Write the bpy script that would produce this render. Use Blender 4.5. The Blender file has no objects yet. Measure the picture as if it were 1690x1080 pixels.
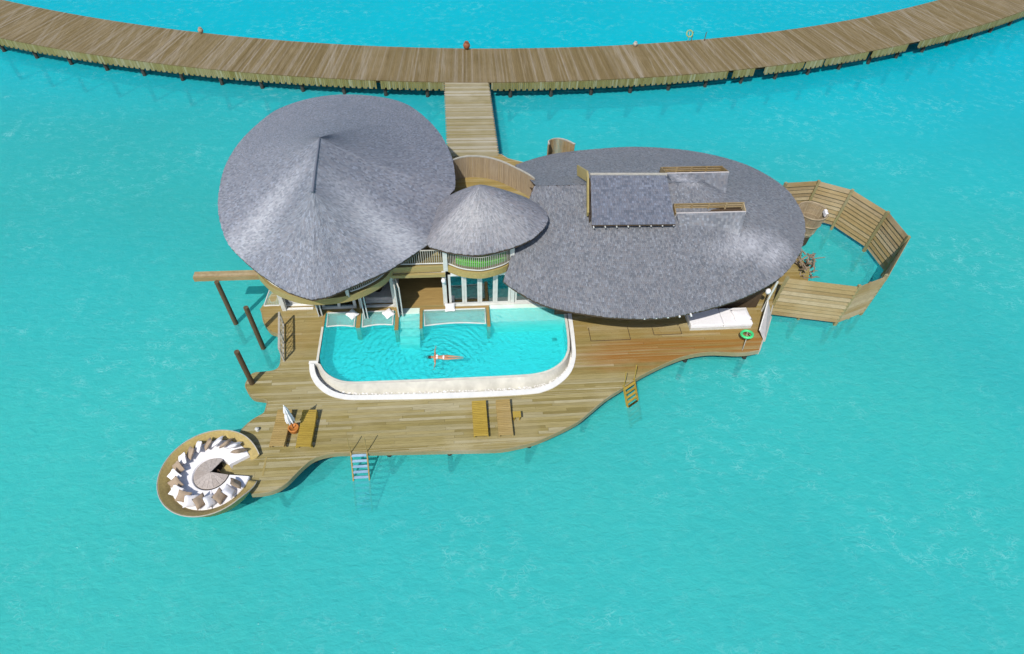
import bpy, math, random
import numpy as np
from mathutils import Vector, Matrix
random.seed(7); np.random.seed(7)
S = bpy.context.scene
COL = S.collection
R = math.radians

# ------------------------------------------------------------------ camera, sky, sun, exposure
CAM_H, PITCH, ROLL, YAW = 28.0, R(49.5), R(2.9), R(6.6)
fwd = Vector((math.sin(YAW)*math.cos(PITCH), math.cos(YAW)*math.cos(PITCH), -math.sin(PITCH)))
r0 = Vector((math.cos(YAW), -math.sin(YAW), 0)); u0 = r0.cross(fwd)
rt = r0*math.cos(ROLL) + u0*math.sin(ROLL); up = u0*math.cos(ROLL) - r0*math.sin(ROLL)
cd = bpy.data.cameras.new('camera'); cam = bpy.data.objects.new('camera', cd); COL.objects.link(cam)
m = Matrix.Identity(4)
for i in range(3):
    m[i][0], m[i][1], m[i][2] = rt[i], up[i], -fwd[i]
m[2][3] = CAM_H
cam.matrix_world = m
cd.sensor_width = 36; cd.sensor_fit = 'HORIZONTAL'; cd.lens = 36*1030/1690; cd.clip_end = 6000
S.camera = cam

SUN_EL = R(53); SUN_TO = Vector((-0.5, -0.87, 0)).normalized()          # where the sun stands (front left)
to_sun = Vector((SUN_TO.x*math.cos(SUN_EL), SUN_TO.y*math.cos(SUN_EL), math.sin(SUN_EL)))
W = bpy.data.worlds.new('World'); S.world = W; W.use_nodes = True
nt = W.node_tree; bg = nt.nodes['Background']
sky = nt.nodes.new('ShaderNodeTexSky'); sky.sky_type = 'NISHITA'; sky.sun_disc = False
sky.sun_elevation = SUN_EL; sky.sun_rotation = math.atan2(SUN_TO.x, SUN_TO.y)
nt.links.new(sky.outputs[0], bg.inputs[0]); bg.inputs[1].default_value = 0.14
sl = bpy.data.lights.new('sun', 'SUN'); sl.energy = 4.0; sl.angle = R(0.53); sl.color = (1, .955, .88)
sun = bpy.data.objects.new('sun', sl); COL.objects.link(sun)
sun.rotation_euler = to_sun.to_track_quat('Z', 'Y').to_euler()
S.view_settings.view_transform = 'Standard'; S.view_settings.look = 'None'
S.view_settings.exposure = 0.0; S.view_settings.gamma = 1.0
S.cycles.use_denoising = True
S.cycles.max_bounces = 5; S.cycles.diffuse_bounces = 2; S.cycles.glossy_bounces = 2; S.cycles.transparent_max_bounces = 16
S.cycles.use_adaptive_sampling = True; S.cycles.adaptive_threshold = 0.03

# ------------------------------------------------------------------ material helpers
class NT:
    def __init__(s, name):
        s.m = bpy.data.materials.new(name); s.m.use_nodes = True; s.t = s.m.node_tree
        s.t.nodes.clear(); s.out = s.n('OutputMaterial')
    def n(s, kind, **kw):
        nd = s.t.nodes.new('ShaderNode'+kind)
        for k, v in kw.items():
            if isinstance(k, str) and hasattr(nd, k) and k not in nd.inputs: setattr(nd, k, v)
        return nd
    def l(s, a, b): s.t.links.new(a, b)
    def val(s, inp, v):
        if hasattr(v, 'links') or hasattr(v, 'is_output'): s.l(v, inp)
        else: inp.default_value = v
    def math(s, op, a, b=0.0, c=None, clamp=False):
        nd = s.n('Math'); nd.operation = op; nd.use_clamp = clamp
        s.val(nd.inputs[0], a); s.val(nd.inputs[1], b)
        if c is not None: s.val(nd.inputs[2], c)
        return nd.outputs[0]
    def mix(s, f, a, b, blend='MIX'):
        nd = s.n('Mix'); nd.data_type = 'RGBA'; nd.blend_type = blend
        s.val(nd.inputs[0], f)
        for i, v in ((6, a), (7, b)):
            s.val(nd.inputs[i], v if not isinstance(v, tuple) else (*v[:3], 1))
        return nd.outputs[2]
    def pos(s): return s.n('NewGeometry').outputs['Position']
    def obj(s): return s.n('TexCoord').outputs['Object']
    def mapv(s, v, scale=(1, 1, 1), loc=(0, 0, 0), rot=(0, 0, 0)):
        nd = s.n('Mapping'); s.l(v, nd.inputs[0]); nd.inputs['Scale'].default_value = scale
        s.val(nd.inputs['Location'], loc); nd.inputs['Rotation'].default_value = rot
        return nd.outputs[0]
    def noise(s, v, scale=1, detail=3, rough=.5, typ=None, dist=0):
        nd = s.n('TexNoise')
        if typ: nd.noise_type = typ
        s.l(v, nd.inputs['Vector']); nd.inputs['Scale'].default_value = scale
        nd.inputs['Detail'].default_value = detail; nd.inputs['Roughness'].default_value = rough
        nd.inputs['Distortion'].default_value = dist
        return nd.outputs[0]
    def rng(s, v, a, b, c=0.0, d=1.0):
        nd = s.n('MapRange'); s.val(nd.inputs[0], v)
        for i, x in enumerate((a, b, c, d)): nd.inputs[i+1].default_value = x
        nd.clamp = True
        return nd.outputs[0]
    def rand(s):
        a = s.n('ObjectInfo').outputs['Random']; b = s.n('NewGeometry').outputs['Random Per Island']
        return s.math('FRACT', s.math('ADD', a, b))
    def ramp(s, f, stops):
        nd = s.n('ValToRGB'); s.val(nd.inputs[0], f); e = nd.color_ramp.elements
        while len(e) < len(stops): e.new(.5)
        for x, (p, c) in zip(e, stops): x.position = p; x.color = (*c, 1)
        return nd.outputs[0]
    def bump(s, h, strength=.3, dist=.02):
        nd = s.n('Bump'); s.l(h, nd.inputs['Height']); nd.inputs['Strength'].default_value = strength
        nd.inputs['Distance'].default_value = dist
        return nd.outputs[0]
    def done(s, col, rough=.7, spec=.3, normal=None, **kw):
        p = s.n('BsdfPrincipled'); s.val(p.inputs['Base Color'], col if not isinstance(col, tuple) else (*col, 1))
        s.val(p.inputs['Roughness'], rough); p.inputs['Specular IOR Level'].default_value = spec
        if normal is not None: s.l(normal, p.inputs['Normal'])
        for k, v in kw.items(): s.val(p.inputs[k], v)
        s.l(p.outputs[0], s.out.inputs[0]); return s.m

def plain(name, col, rough=.6, spec=.3, var=.06, scale=3.0, **kw):
    t = NT(name); n = t.noise(t.pos(), scale, 4, .6)
    lo = tuple(c*(1-var*2) for c in col); hi = tuple(min(1, c*(1+var*2)) for c in col)
    return t.done(t.mix(t.rng(n, .3, .7), lo, hi), rough, spec, t.bump(t.noise(t.pos(), scale*9, 3), .15, .01), **kw)

def wood(name, cols, grain=(1, 14, 14), loc=False, rough=.72, stain=None, patch=.35, bleach=(.5, .46, .38)):
    t = NT(name); p = t.obj() if loc else t.pos()
    r = t.rand()
    off = t.n('CombineXYZ'); t.l(t.math('MULTIPLY', r, 37.0), off.inputs[0]); t.l(t.math('MULTIPLY', r, 91.0), off.inputs[2])
    g = t.noise(t.mapv(p, grain, off.outputs[0]), 2.2, 5, .6)
    big = t.noise(t.pos(), .33, 3, .55)
    k = len(cols)-1
    c = t.ramp(r, [(i/k, cc) for i, cc in enumerate(cols)])
    c = t.mix(t.rng(g, .38, .75, 0, .5), c, tuple(x*.5 for x in cols[0]))
    c = t.mix(t.rng(big, .5, .72, 0, patch), c, bleach)
    g2 = t.noise(t.mapv(p, tuple(x*.4 for x in grain), off.outputs[0]), 1.3, 3, .6)
    c = t.mix(t.rng(g2, .58, .75, 0, .35), c, tuple(min(1, x*1.5) for x in cols[-1]))
    if stain: c = stain(t, c)
    return t.done(c, rough, .25, t.bump(g, .35, .006))

# ------------------------------------------------------------------ mesh helpers
class MB:
    def __init__(s): s.v = []; s.f = []
    def add(s, vs, fs):
        o = len(s.v); s.v += [tuple(map(float, v)) for v in vs]; s.f += [tuple(i+o for i in f) for f in fs]; return s
    def box(s, x0, x1, y0, y1, z0, z1):
        return s.add([(x0,y0,z0),(x1,y0,z0),(x1,y1,z0),(x0,y1,z0),(x0,y0,z1),(x1,y0,z1),(x1,y1,z1),(x0,y1,z1)],
                     [(0,3,2,1),(4,5,6,7),(0,1,5,4),(1,2,6,5),(2,3,7,6),(3,0,4,7)])
    def bar(s, a, b, w, h, upv=(0, 0, 1)):
        a = Vector(a); b = Vector(b); d = (b-a).normalized(); u = Vector(upv)
        if abs(d.dot(u)) > .98: u = Vector((0, 1, 0))
        x = d.cross(u).normalized(); y = x.cross(d).normalized()
        vs = [p + x*sx*w/2 + y*sy*h/2 for p in (a, b) for sx, sy in ((-1,-1),(1,-1),(1,1),(-1,1))]
        return s.add(vs, [(0,1,2,3)[::-1],(4,5,6,7)[::-1][::-1],(0,1,5,4),(1,2,6,5),(2,3,7,6),(3,0,4,7)])
    def tube(s, pts, r, n=8, cap=True, closed=False):
        pts = [Vector(p) for p in pts]; k = len(pts); rr = r if isinstance(r, (list, tuple)) else [r]*k
        rings = []
        for i, p in enumerate(pts):
            if closed: d = pts[(i+1) % k]-pts[i-1]
            else: d = pts[min(i+1, k-1)]-pts[max(i-1, 0)]
            d.normalize(); u = Vector((0, 0, 1)) if abs(d.z) < .95 else Vector((1, 0, 0))
            x = d.cross(u).normalized(); y = x.cross(d)
            rings.append([p + (x*math.cos(2*math.pi*j/n) + y*math.sin(2*math.pi*j/n))*rr[i] for j in range(n)])
        vs = [v for q in rings for v in q]; fs = []
        for i in range(k if closed else k-1):
            for j in range(n):
                a = i*n+j; b = i*n+(j+1) % n; c = ((i+1) % k)*n+(j+1) % n; d = ((i+1) % k)*n+j
                fs.append((a, b, c, d))
        if cap and not closed: fs += [tuple(range(n))[::-1], tuple(range((k-1)*n, k*n))]
        return s.add(vs, fs)
    def prism(s, poly, z0, z1, top=True, bottom=True):
        n = len(poly); vs = [(x, y, z0) for x, y in poly] + [(x, y, z1) for x, y in poly]
        fs = [(i, (i+1) % n, n+(i+1) % n, n+i) for i in range(n)]
        if top: fs.append(tuple(range(n, 2*n)))
        if bottom: fs.append(tuple(range(n))[::-1])
        return s.add(vs, fs)
    def sweep(s, rings, closed_prof=False, closed_path=False):
        """rings: list of lists of 3D points (profile along path)"""
        k = len(rings); n = len(rings[0]); vs = [p for q in rings for p in q]; fs = []
        for i in range(k if closed_path else k-1):
            for j in range(n if closed_prof else n-1):
                a = i*n+j; b = i*n+(j+1) % n; c = ((i+1) % k)*n+(j+1) % n; d = ((i+1) % k)*n+j
                fs.append((a, b, c, d))
        if closed_prof and not closed_path: fs += [tuple(range(n))[::-1], tuple(range((k-1)*n, k*n))]
        return s.add(vs, fs)
    def lathe(s, prof, n=32, cx=0, cy=0, a0=0, a1=2*math.pi):
        full = abs(a1-a0-2*math.pi) < 1e-6
        ks = n if full else n+1
        return s.sweep([[(cx+r*math.cos(a0+(a1-a0)*i/n), cy+r*math.sin(a0+(a1-a0)*i/n), z) for r, z in prof] for i in range(ks)], False, full)
    def mesh(s, name, smooth=False):
        me = bpy.data.meshes.new(name); me.from_pydata(s.v, [], s.f)
        if smooth: me.polygons.foreach_set('use_smooth', [True]*len(me.polygons))
        import bmesh
        b = bmesh.new(); b.from_mesh(me); bmesh.ops.recalc_face_normals(b, faces=b.faces); b.to_mesh(me); b.free()
        me.update(); return me
    def build(s, name, mat, parent=None, smooth=False, world=True, recalc=True):
        me = s.mesh(name, smooth) if recalc else s.raw(name, smooth)
        return link(name, me, mat, parent, world)
    def raw(s, name, smooth=False):
        me = bpy.data.meshes.new(name); me.from_pydata(s.v, [], s.f)
        if smooth: me.polygons.foreach_set('use_smooth', [True]*len(me.polygons))
        me.update(); return me

LOC = {}
def wloc(o):
    """world translation of an (unrotated) chain of parents"""
    return LOC.get(o.name, Vector((0, 0, 0)))
def link(name, me, mat, parent=None, world=True):
    o = bpy.data.objects.new(name, me); COL.objects.link(o)
    if mat is not None:
        me.materials.clear(); me.materials.append(mat)
    LOC[o.name] = Vector((0, 0, 0))
    if parent is not None:
        o.parent = parent
        if world: o.location = -wloc(parent)
    return o
def tag(o, label=None, cat=None, group=None, kind=None):
    if label: o['label'] = label
    if cat: o['category'] = cat
    if group: o['group'] = group
    if kind: o['kind'] = kind
    return o
def thing(name, loc, label, cat, group=None, rz=0, kind=None):
    o = bpy.data.objects.new(name, None); COL.objects.link(o); o.empty_display_size = .2
    o.location = loc; o.rotation_euler.z = rz; LOC[o.name] = Vector(loc)
    return tag(o, label, cat, group, kind)
def part_copy(src, parent, loc=None, rot=None, scale=None):
    c = bpy.data.objects.new(src.name.split('.')[0], src.data); COL.objects.link(c); c.parent = parent
    c.location = loc if loc is not None else src.location
    if rot is not None: c.rotation_euler = rot
    if scale is not None: c.scale = scale
    LOC[c.name] = Vector((0, 0, 0))
    return c
def bevel(o, w=.01, seg=2):
    b = o.modifiers.new('bevel', 'BEVEL'); b.width = w; b.segments = seg; b.limit_method = 'ANGLE'; return o

def catmull(pts, per=8, closed=False):
    P = [np.array(p, float) for p in pts]; n = len(P); out = []
    rngk = range(n if closed else n-1)
    for i in rngk:
        p1, p2 = P[i], P[(i+1) % n]
        p0 = P[i-1] if (closed or i > 0) else p1*2-p2
        p3 = P[(i+2) % n] if (closed or i+2 < n) else p2*2-p1
        for k in range(per):
            t = k/per
            out.append(.5*((2*p1)+(-p0+p2)*t+(2*p0-5*p1+4*p2-p3)*t*t+(-p0+3*p1-3*p2+p3)*t**3))
    if not closed: out.append(P[-1])
    return [tuple(p) for p in out]
def resample(pts, n):
    P = np.array(pts, float); d = np.r_[0, np.cumsum(np.linalg.norm(np.diff(P, axis=0), axis=1))]
    t = np.linspace(0, d[-1], n)
    return np.stack([np.interp(t, d, P[:, k]) for k in range(P.shape[1])], 1)

# ------------------------------------------------------------------ materials
def deck_stain(t, c):
    p = t.pos(); x = t.n('SeparateXYZ'); t.l(p, x.inputs[0])
    d = t.noise(t.mapv(p, (.25, 1.6, 1)), 1.0, 4, .6)
    # oiled, orange run of boards beside the pool towards the daybed
    yy = t.math('ADD', x.outputs[1], t.math('MULTIPLY', t.math('SUBTRACT', d, .5), 2.2))
    yy = t.math('SUBTRACT', yy, t.math('MULTIPLY', x.outputs[0], .05))
    band = t.math('MULTIPLY', t.rng(yy, 18.6, 19.7), t.rng(yy, 21.6, 20.5))
    band = t.math('MULTIPLY', band, t.rng(x.outputs[0], 5.0, 8.0))
    st = t.noise(t.mapv(p, (.12, 5.5, 1)), 1.0, 2, .5)
    c = t.mix(t.math('MULTIPLY', band, t.rng(st, .36, .58, .25, .95)), c, (.27, .115, .018))
    far = t.math('MULTIPLY', t.rng(x.outputs[1], 20.5, 22.5), t.rng(t.noise(p, .6, 3), .25, .6))
    return t.mix(t.math('MULTIPLY', far, .62), c, (.31, .205, .06))
def walk_streaks(t, c):
    a = t.noise(t.mapv(t.pos(), (1.6, .10, 1)), 1.0, 3, .65)
    c = t.mix(t.rng(a, .55, .75, 0, .6), c, (.35, .305, .235))
    return t.mix(t.rng(a, .46, .30, 0, .45), c, (.13, .09, .032))
M = {}
M['deck'] = wood('deck_boards', [(.22,.175,.06), (.285,.232,.084), (.365,.305,.14), (.25,.198,.062), (.42,.37,.225), (.29,.245,.105)], (.7, 14, 14), stain=deck_stain, patch=.45, bleach=(.42, .365, .215))
M['boardwalk'] = wood('boardwalk_boards', [(.165,.118,.048), (.20,.145,.06), (.245,.19,.105), (.185,.132,.052), (.225,.17,.082), (.285,.235,.16), (.19,.14,.058)], (9, .5, 9), patch=.5, bleach=(.27, .21, .12), stain=walk_streaks)
M['bridge'] = wood('bridge_boards', [(.24,.20,.085), (.36,.31,.19), (.29,.24,.11), (.44,.40,.31), (.26,.215,.09)], (.6, 12, 12), patch=.3)
M['fascia'] = wood('fascia_slats', [(.20,.17,.05), (.28,.25,.10), (.24,.20,.065), (.36,.34,.20)], (12, 12, .8), patch=.25, bleach=(.45, .42, .3))
M['honey'] = wood('honey_wood', [(.34,.27,.105), (.39,.31,.13), (.32,.25,.09)], (1, 12, 12), patch=.3, bleach=(.44, .38, .2))
M['lounger'] = wood('lounger_wood', [(.36,.245,.035), (.42,.29,.05), (.33,.225,.035)], (1, 10, 10), loc=True, patch=.15, bleach=(.42, .34, .12))
M['lounger_dull'] = wood('dull_lounger_wood', [(.34,.235,.075), (.40,.285,.11), (.31,.215,.07)], (1, 10, 10), loc=True, patch=.2, bleach=(.42, .36, .2))
M['bowl'] = wood('bowl_wood', [(.38,.29,.10), (.43,.33,.125)], (5, 5, 5), patch=.35, bleach=(.45, .38, .2))
M['fence'] = wood('fence_boards', [(.27,.185,.08), (.37,.27,.13), (.32,.225,.095), (.44,.35,.215), (.25,.18,.09)], (2, 2, 14), patch=.5, bleach=(.50, .41, .27))
M['greypost'] = wood('green_grey_post', [(.25,.21,.09), (.30,.25,.12)], (10, 10, 1), patch=.3)
M['pile'] = wood('wet_dark_pile', [(.022,.028,.024), (.035,.042,.036)], (10, 10, 1.2), patch=.2, bleach=(.06, .06, .045))
M['darkpost'] = wood('dark_post', [(.10,.068,.036), (.14,.095,.05)], (10, 10, 1.2), patch=.2, bleach=(.2, .15, .1))
M['screen'] = wood('screen_boards', [(.33,.25,.16), (.39,.31,.215), (.36,.275,.17)], (10, 10, .8), patch=.35, bleach=(.45, .39, .3))
M['grey'] = wood('silver_grey_wood', [(.40,.38,.32), (.45,.43,.37), (.42,.39,.33)], (3, 3, 3), patch=.3)
M['wicker'] = wood('wicker_cane', [(.33,.255,.16), (.42,.34,.23)], (4, 4, 4), patch=.2)
M['drift'] = wood('driftwood', [(.22,.17,.12), (.32,.26,.2)], (3, 3, 3), patch=.2)
M['table'] = wood('grey_table_slats', [(.36,.305,.265), (.50,.44,.395), (.42,.365,.325)], (6, 6, 2), patch=.1)
M['under'] = plain('deck_joists', (.06, .042, .022), .9)
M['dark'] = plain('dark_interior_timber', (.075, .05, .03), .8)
M['floor_in'] = wood('interior_floor', [(.30,.195,.06), (.35,.235,.085)], (1, 12, 12), patch=.1)
M['white'] = plain('white_paint', (.76, .75, .71), .5, .4, .03)
M['offwhite'] = plain('grey_white_paint', (.58, .58, .54), .55, .35, .05)
M['fabric'] = plain('white_fabric', (.80, .78, .79), .95, .1, .02, 6)
M['taupe'] = plain('taupe_fabric', (.36, .275, .195), .95, .1, .05, 8)
M['green'] = plain('lime_fabric', (.16, .72, .05), .9, .15, .08, 5)
M['ringgreen'] = plain('green_plastic', (.06, .60, .20), .4, .5, .04)
M['ringpale'] = plain('faded_yellow_green_plastic', (.26, .36, .13), .5, .4, .05)
M['sling'] = plain('grey_sling_cloth', (.50, .46, .44), .9, .15, .05, 6)
M['terracotta'] = plain('orange_terracotta', (.46, .17, .035), .6, .3, .15, 8)
M['claypot'] = plain('brown_clay', (.26, .085, .035), .55, .35, .15, 8)
M['skin'] = plain('tanned_skin', (.46, .225, .12), .45, .4, .04, 12)
M['hair'] = plain('dark_brown_hair', (.035, .02, .012), .5, .4, .1, 20)
M['coping'] = plain('pool_rim_render', (.60, .575, .50), .6, .3, .06, 2)
M['apron'] = plain('overflow_wall_render', (.56, .54, .465), .7, .25, .09, 1.2)
M['pebble'] = (lambda t: t.done(t.ramp(t.rand(), [(0, (.50,.46,.41)), (.3, (.74,.72,.68)), (1, (.88,.86,.84))]), .7))(NT('white_pebbles'))
M['metal'] = plain('galvanised_metal', (.34, .34, .33), .4, .5, .05, metallic=0) if False else plain('galvanised_metal', (.34, .34, .33), .4, .5, .05)
M['bluestep'] = wood('pale_blue_treads', [(.26,.42,.58), (.34,.50,.64)], (2, 8, 8), patch=.2, bleach=(.6, .66, .7))
M['step'] = plain('pool_step_tile', (.66, .80, .70), .4, .4, .03)
M['netcord'] = plain('white_net_cord', (.42, .58, .50), .8, .2, .03)

def shingle_mat(name, patches, base, edge=(.50, .50, .53)):
    t = NT(name); r = t.rand(); p = t.pos()
    c = t.ramp(r, [(0, tuple(x*.70 for x in base)), (.22, tuple(x*.89 for x in base)), (.45, (base[0]*1.10, base[1]*1.0, base[2]*.93)),
                   (.65, tuple(x*1.06 for x in base)), (.85, (base[0]*1.22, base[1]*1.16, base[2]*1.08)), (1, tuple(x*1.36 for x in base))])
    big = t.noise(p, .28, 4, .6)
    c = t.mix(t.rng(big, .42, .72, 0, .32), c, tuple(x*.76 for x in base))
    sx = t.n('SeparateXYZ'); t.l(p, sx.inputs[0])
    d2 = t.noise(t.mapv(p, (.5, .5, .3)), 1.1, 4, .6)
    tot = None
    for (cx, cy, rx, ry, a) in patches:      # bright roof sheen painted into the shingle colour
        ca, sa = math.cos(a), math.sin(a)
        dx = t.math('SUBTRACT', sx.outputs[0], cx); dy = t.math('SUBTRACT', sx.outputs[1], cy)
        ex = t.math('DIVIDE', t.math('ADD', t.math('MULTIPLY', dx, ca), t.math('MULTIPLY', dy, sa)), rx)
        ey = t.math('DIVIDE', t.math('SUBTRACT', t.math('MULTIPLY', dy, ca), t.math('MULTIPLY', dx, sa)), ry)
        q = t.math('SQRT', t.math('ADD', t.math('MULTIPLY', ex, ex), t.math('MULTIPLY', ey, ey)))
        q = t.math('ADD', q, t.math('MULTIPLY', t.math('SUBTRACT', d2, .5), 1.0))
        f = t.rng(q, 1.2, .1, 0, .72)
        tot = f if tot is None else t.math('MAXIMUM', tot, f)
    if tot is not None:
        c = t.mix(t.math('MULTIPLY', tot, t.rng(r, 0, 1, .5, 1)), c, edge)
    return t.done(c, .62, .3, t.bump(t.noise(t.mapv(p, (9, 9, 9)), 3, 3), .25, .006))
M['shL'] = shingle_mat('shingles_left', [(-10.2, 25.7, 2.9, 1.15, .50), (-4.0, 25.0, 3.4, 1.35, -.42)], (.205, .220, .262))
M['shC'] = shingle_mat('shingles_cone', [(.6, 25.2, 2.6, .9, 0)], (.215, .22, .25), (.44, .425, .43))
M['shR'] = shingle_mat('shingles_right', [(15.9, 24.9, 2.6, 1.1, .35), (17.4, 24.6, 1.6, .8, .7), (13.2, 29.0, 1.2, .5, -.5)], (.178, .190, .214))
M['shH'] = shingle_mat('shingles_hatch', [], (.15, .168, .212))

def glass_mat():
    t = NT('pane_glass'); tr = t.n('BsdfTransparent'); tr.inputs[0].default_value = (.60, .78, .82, 1)
    g = t.n('BsdfGlossy'); g.inputs[0].default_value = (.85, .95, 1, 1); g.inputs[1].default_value = .03
    fr = t.n('Fresnel'); fr.inputs[0].default_value = 1.5
    mx = t.n('MixShader'); t.l(t.math('MULTIPLY_ADD', fr.outputs[0], 1.0, .12), mx.inputs[0])
    t.l(tr.outputs[0], mx.inputs[1]); t.l(g.outputs[0], mx.inputs[2]); t.l(mx.outputs[0], t.out.inputs[0]); return t.m
M['glass'] = glass_mat()

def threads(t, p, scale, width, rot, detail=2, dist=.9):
    """thin winding lines for ripple crests and painted caustics: where a drifting noise field crosses its mean"""
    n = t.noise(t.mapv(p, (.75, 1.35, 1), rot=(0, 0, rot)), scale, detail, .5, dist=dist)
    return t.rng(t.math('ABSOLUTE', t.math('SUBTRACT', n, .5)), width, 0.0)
def sea_mat():
    t = NT('sea_water'); p = t.pos(); sx = t.n('SeparateXYZ'); t.l(p, sx.inputs[0])
    w1 = t.noise(t.mapv(p, (.7, 1.25, 1), rot=(0, 0, .15)), 2.1, 3, .6, dist=.5)
    w3 = t.noise(t.mapv(p, (.8, 1.5, 1), rot=(0, 0, -.2)), 4.6, 2, .6)
    drift = t.rng(t.noise(t.mapv(p, (.6, 1, 1)), .16, 3, .6), .47, .68)
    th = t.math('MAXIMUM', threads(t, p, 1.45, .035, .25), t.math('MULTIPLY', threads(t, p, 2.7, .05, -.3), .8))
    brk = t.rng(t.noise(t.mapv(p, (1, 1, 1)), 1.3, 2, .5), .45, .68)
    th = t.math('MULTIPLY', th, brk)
    h = t.math('ADD', t.math('MULTIPLY', w1, .8), t.math('MULTIPLY', w3, .30))
    h = t.math('ADD', h, t.math('MULTIPLY', th, .10))
    bn = t.bump(h, .6, .13)
    # suspended coral sand: the cloudy share of the water, bluer where the lagoon deepens
    big = t.noise(p, .045, 3, .6)
    c = t.mix(t.rng(big, .35, .65), (.052, .485, .495), (.066, .53, .495))
    deep = t.rng(t.math('ADD', t.math('ADD', sx.outputs[1], t.math('MULTIPLY', sx.outputs[0], .10)), t.math('MULTIPLY', t.math('SUBTRACT', big, .5), 24.0)), 33.0, 60.0)
    c = t.mix(deep, c, (.001, .53, .66))
    grass = t.math('MULTIPLY', t.rng(sx.outputs[1], 26.0, 36.0), t.math('MULTIPLY', t.rng(sx.outputs[1], 54.0, 46.0), t.rng(t.math('ADD', sx.outputs[0], t.math('MULTIPLY', big, 12.0)), 0.0, -16.0)))
    c = t.mix(t.math('MULTIPLY', grass, .6), c, (.055, .42, .40))
    c = t.mix(t.rng(w1, .40, .68, 0, .24), c, (.018, .43, .455))
    c = t.mix(t.math('MULTIPLY', th, t.math('MULTIPLY_ADD', drift, .46, .10)), c, (.42, .85, .86))  # caustic light lines painted as pale colour along the ripple threads
    df = t.n('BsdfDiffuse'); t.l(c, df.inputs[0]); t.l(bn, df.inputs['Normal'])
    tr = t.n('BsdfTransparent'); tr.inputs[0].default_value = (.93, .99, 1, 1)
    m1 = t.n('MixShader'); m1.inputs[0].default_value = .60; t.l(tr.outputs[0], m1.inputs[1]); t.l(df.outputs[0], m1.inputs[2])
    gl = t.n('BsdfGlossy'); gl.inputs[1].default_value = .10; t.l(bn, gl.inputs['Normal'])
    fr = t.n('Fresnel'); fr.inputs[0].default_value = 1.33
    m2 = t.n('MixShader'); t.l(t.math('MULTIPLY', fr.outputs[0], .45), m2.inputs[0]); t.l(m1.outputs[0], m2.inputs[1]); t.l(gl.outputs[0], m2.inputs[2])
    t.l(m2.outputs[0], t.out.inputs[0])
    va = t.n('VolumeAbsorption'); va.inputs[0].default_value = (.42, .955, .975, 1); va.inputs[1].default_value = 1.0
    t.l(va.outputs[0], t.out.inputs['Volume']); return t.m
M['sea'] = sea_mat()

def pool_mat():
    t = NT('pool_water'); p = t.pos()
    q = t.mapv(p, (1, 1, 0), (1.7, -20.85, 0))
    ln = t.n('VectorMath'); ln.operation = 'LENGTH'; t.l(q, ln.inputs[0]); d = ln.outputs['Value']
    wob = t.noise(p, 1.1, 3, .6)
    ph = t.math('ADD', t.math('MULTIPLY', d, 19.0), t.math('MULTIPLY', wob, 14.0))
    rings = t.math('MULTIPLY', t.math('SINE', ph), t.rng(d, 0, 7.0, 1, .12))
    n1 = t.noise(t.mapv(p, (1, 1.3, 1)), 2.6, 4, .6, dist=.6)
    n2 = t.noise(p, 6.5, 3, .6)
    h = t.math('ADD', t.math('MULTIPLY', rings, .17), t.math('ADD', t.math('MULTIPLY', n1, .75), t.math('MULTIPLY', n2, .22)))
    bn = t.bump(h, .75, .11)
    df = t.n('BsdfDiffuse'); df.inputs[0].default_value = (.05, .88, .93, 1); t.l(bn, df.inputs['Normal'])
    tr = t.n('BsdfTransparent')
    m1 = t.n('MixShader'); m1.inputs[0].default_value = .32; t.l(tr.outputs[0], m1.inputs[1]); t.l(df.outputs[0], m1.inputs[2])
    gl = t.n('BsdfGlossy'); gl.inputs[1].default_value = .08; t.l(bn, gl.inputs['Normal'])
    fr = t.n('Fresnel'); fr.inputs[0].default_value = 1.33; t.l(bn, fr.inputs['Normal'])
    m2 = t.n('MixShader'); t.l(fr.outputs[0], m2.inputs[0]); t.l(m1.outputs[0], m2.inputs[1]); t.l(gl.outputs[0], m2.inputs[2])
    t.l(m2.outputs[0], t.out.inputs[0])
    va = t.n('VolumeAbsorption'); va.inputs[0].default_value = (.10, .985, .995, 1); va.inputs[1].default_value = 1.0
    t.l(va.outputs[0], t.out.inputs['Volume']); return t.m
M['poolwater'] = pool_mat()
def tile_mat():
    t = NT('pool_tile'); p = t.pos()
    c = t.mix(t.rng(t.noise(p, .8, 4), .3, .7), (.74, .90, .90), (.82, .94, .94))
    return t.done(c, .4, .4)
M['tile'] = tile_mat()
def sand_mat():
    t = NT('coral_sand'); p = t.pos()
    n = t.noise(p, .07, 5, .6); f = t.noise(t.mapv(p, (1, 2, 1)), 1.4, 4, .6)
    c = t.mix(t.rng(n, .38, .66), (.86, .81, .66), (.62, .62, .50))
    c = t.mix(t.rng(f, .4, .75, 0, .3), c, (.55, .52, .42))
    return t.done(c, .95, .05, t.bump(f, .6, .15))
M['sand'] = sand_mat()

# ------------------------------------------------------------------ sea and seabed
def grid_plane(xs, ys, zf):
    b = MB(); nx, ny = len(xs), len(ys)
    b.add([(x, y, zf(x, y)) for y in ys for x in xs], [(j*nx+i, j*nx+i+1, (j+1)*nx+i+1, (j+1)*nx+i) for j in range(ny-1) for i in range(nx-1)])
    return b
BIG = 2500
def bed_z(x, y):
    d = max(0, y-30)*.03 + max(0, x-18)*.012
    return -1.75 - min(d, 2.2) - .12*math.sin(x*.21)*math.cos(y*.17)
xs = [-BIG] + list(np.linspace(-90, 100, 64)) + [BIG]; ys = [-BIG] + list(np.linspace(-40, 110, 52)) + [BIG]
tag(grid_plane(xs, ys, bed_z).build('seabed', M['sand'], smooth=True, recalc=False), kind='structure')
b = MB().box(-BIG, BIG, -BIG, BIG, -6.0, 0.0)
tag(b.build('water', M['sea']), kind='structure')

ZD, ZU = 1.2, 4.3
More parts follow.
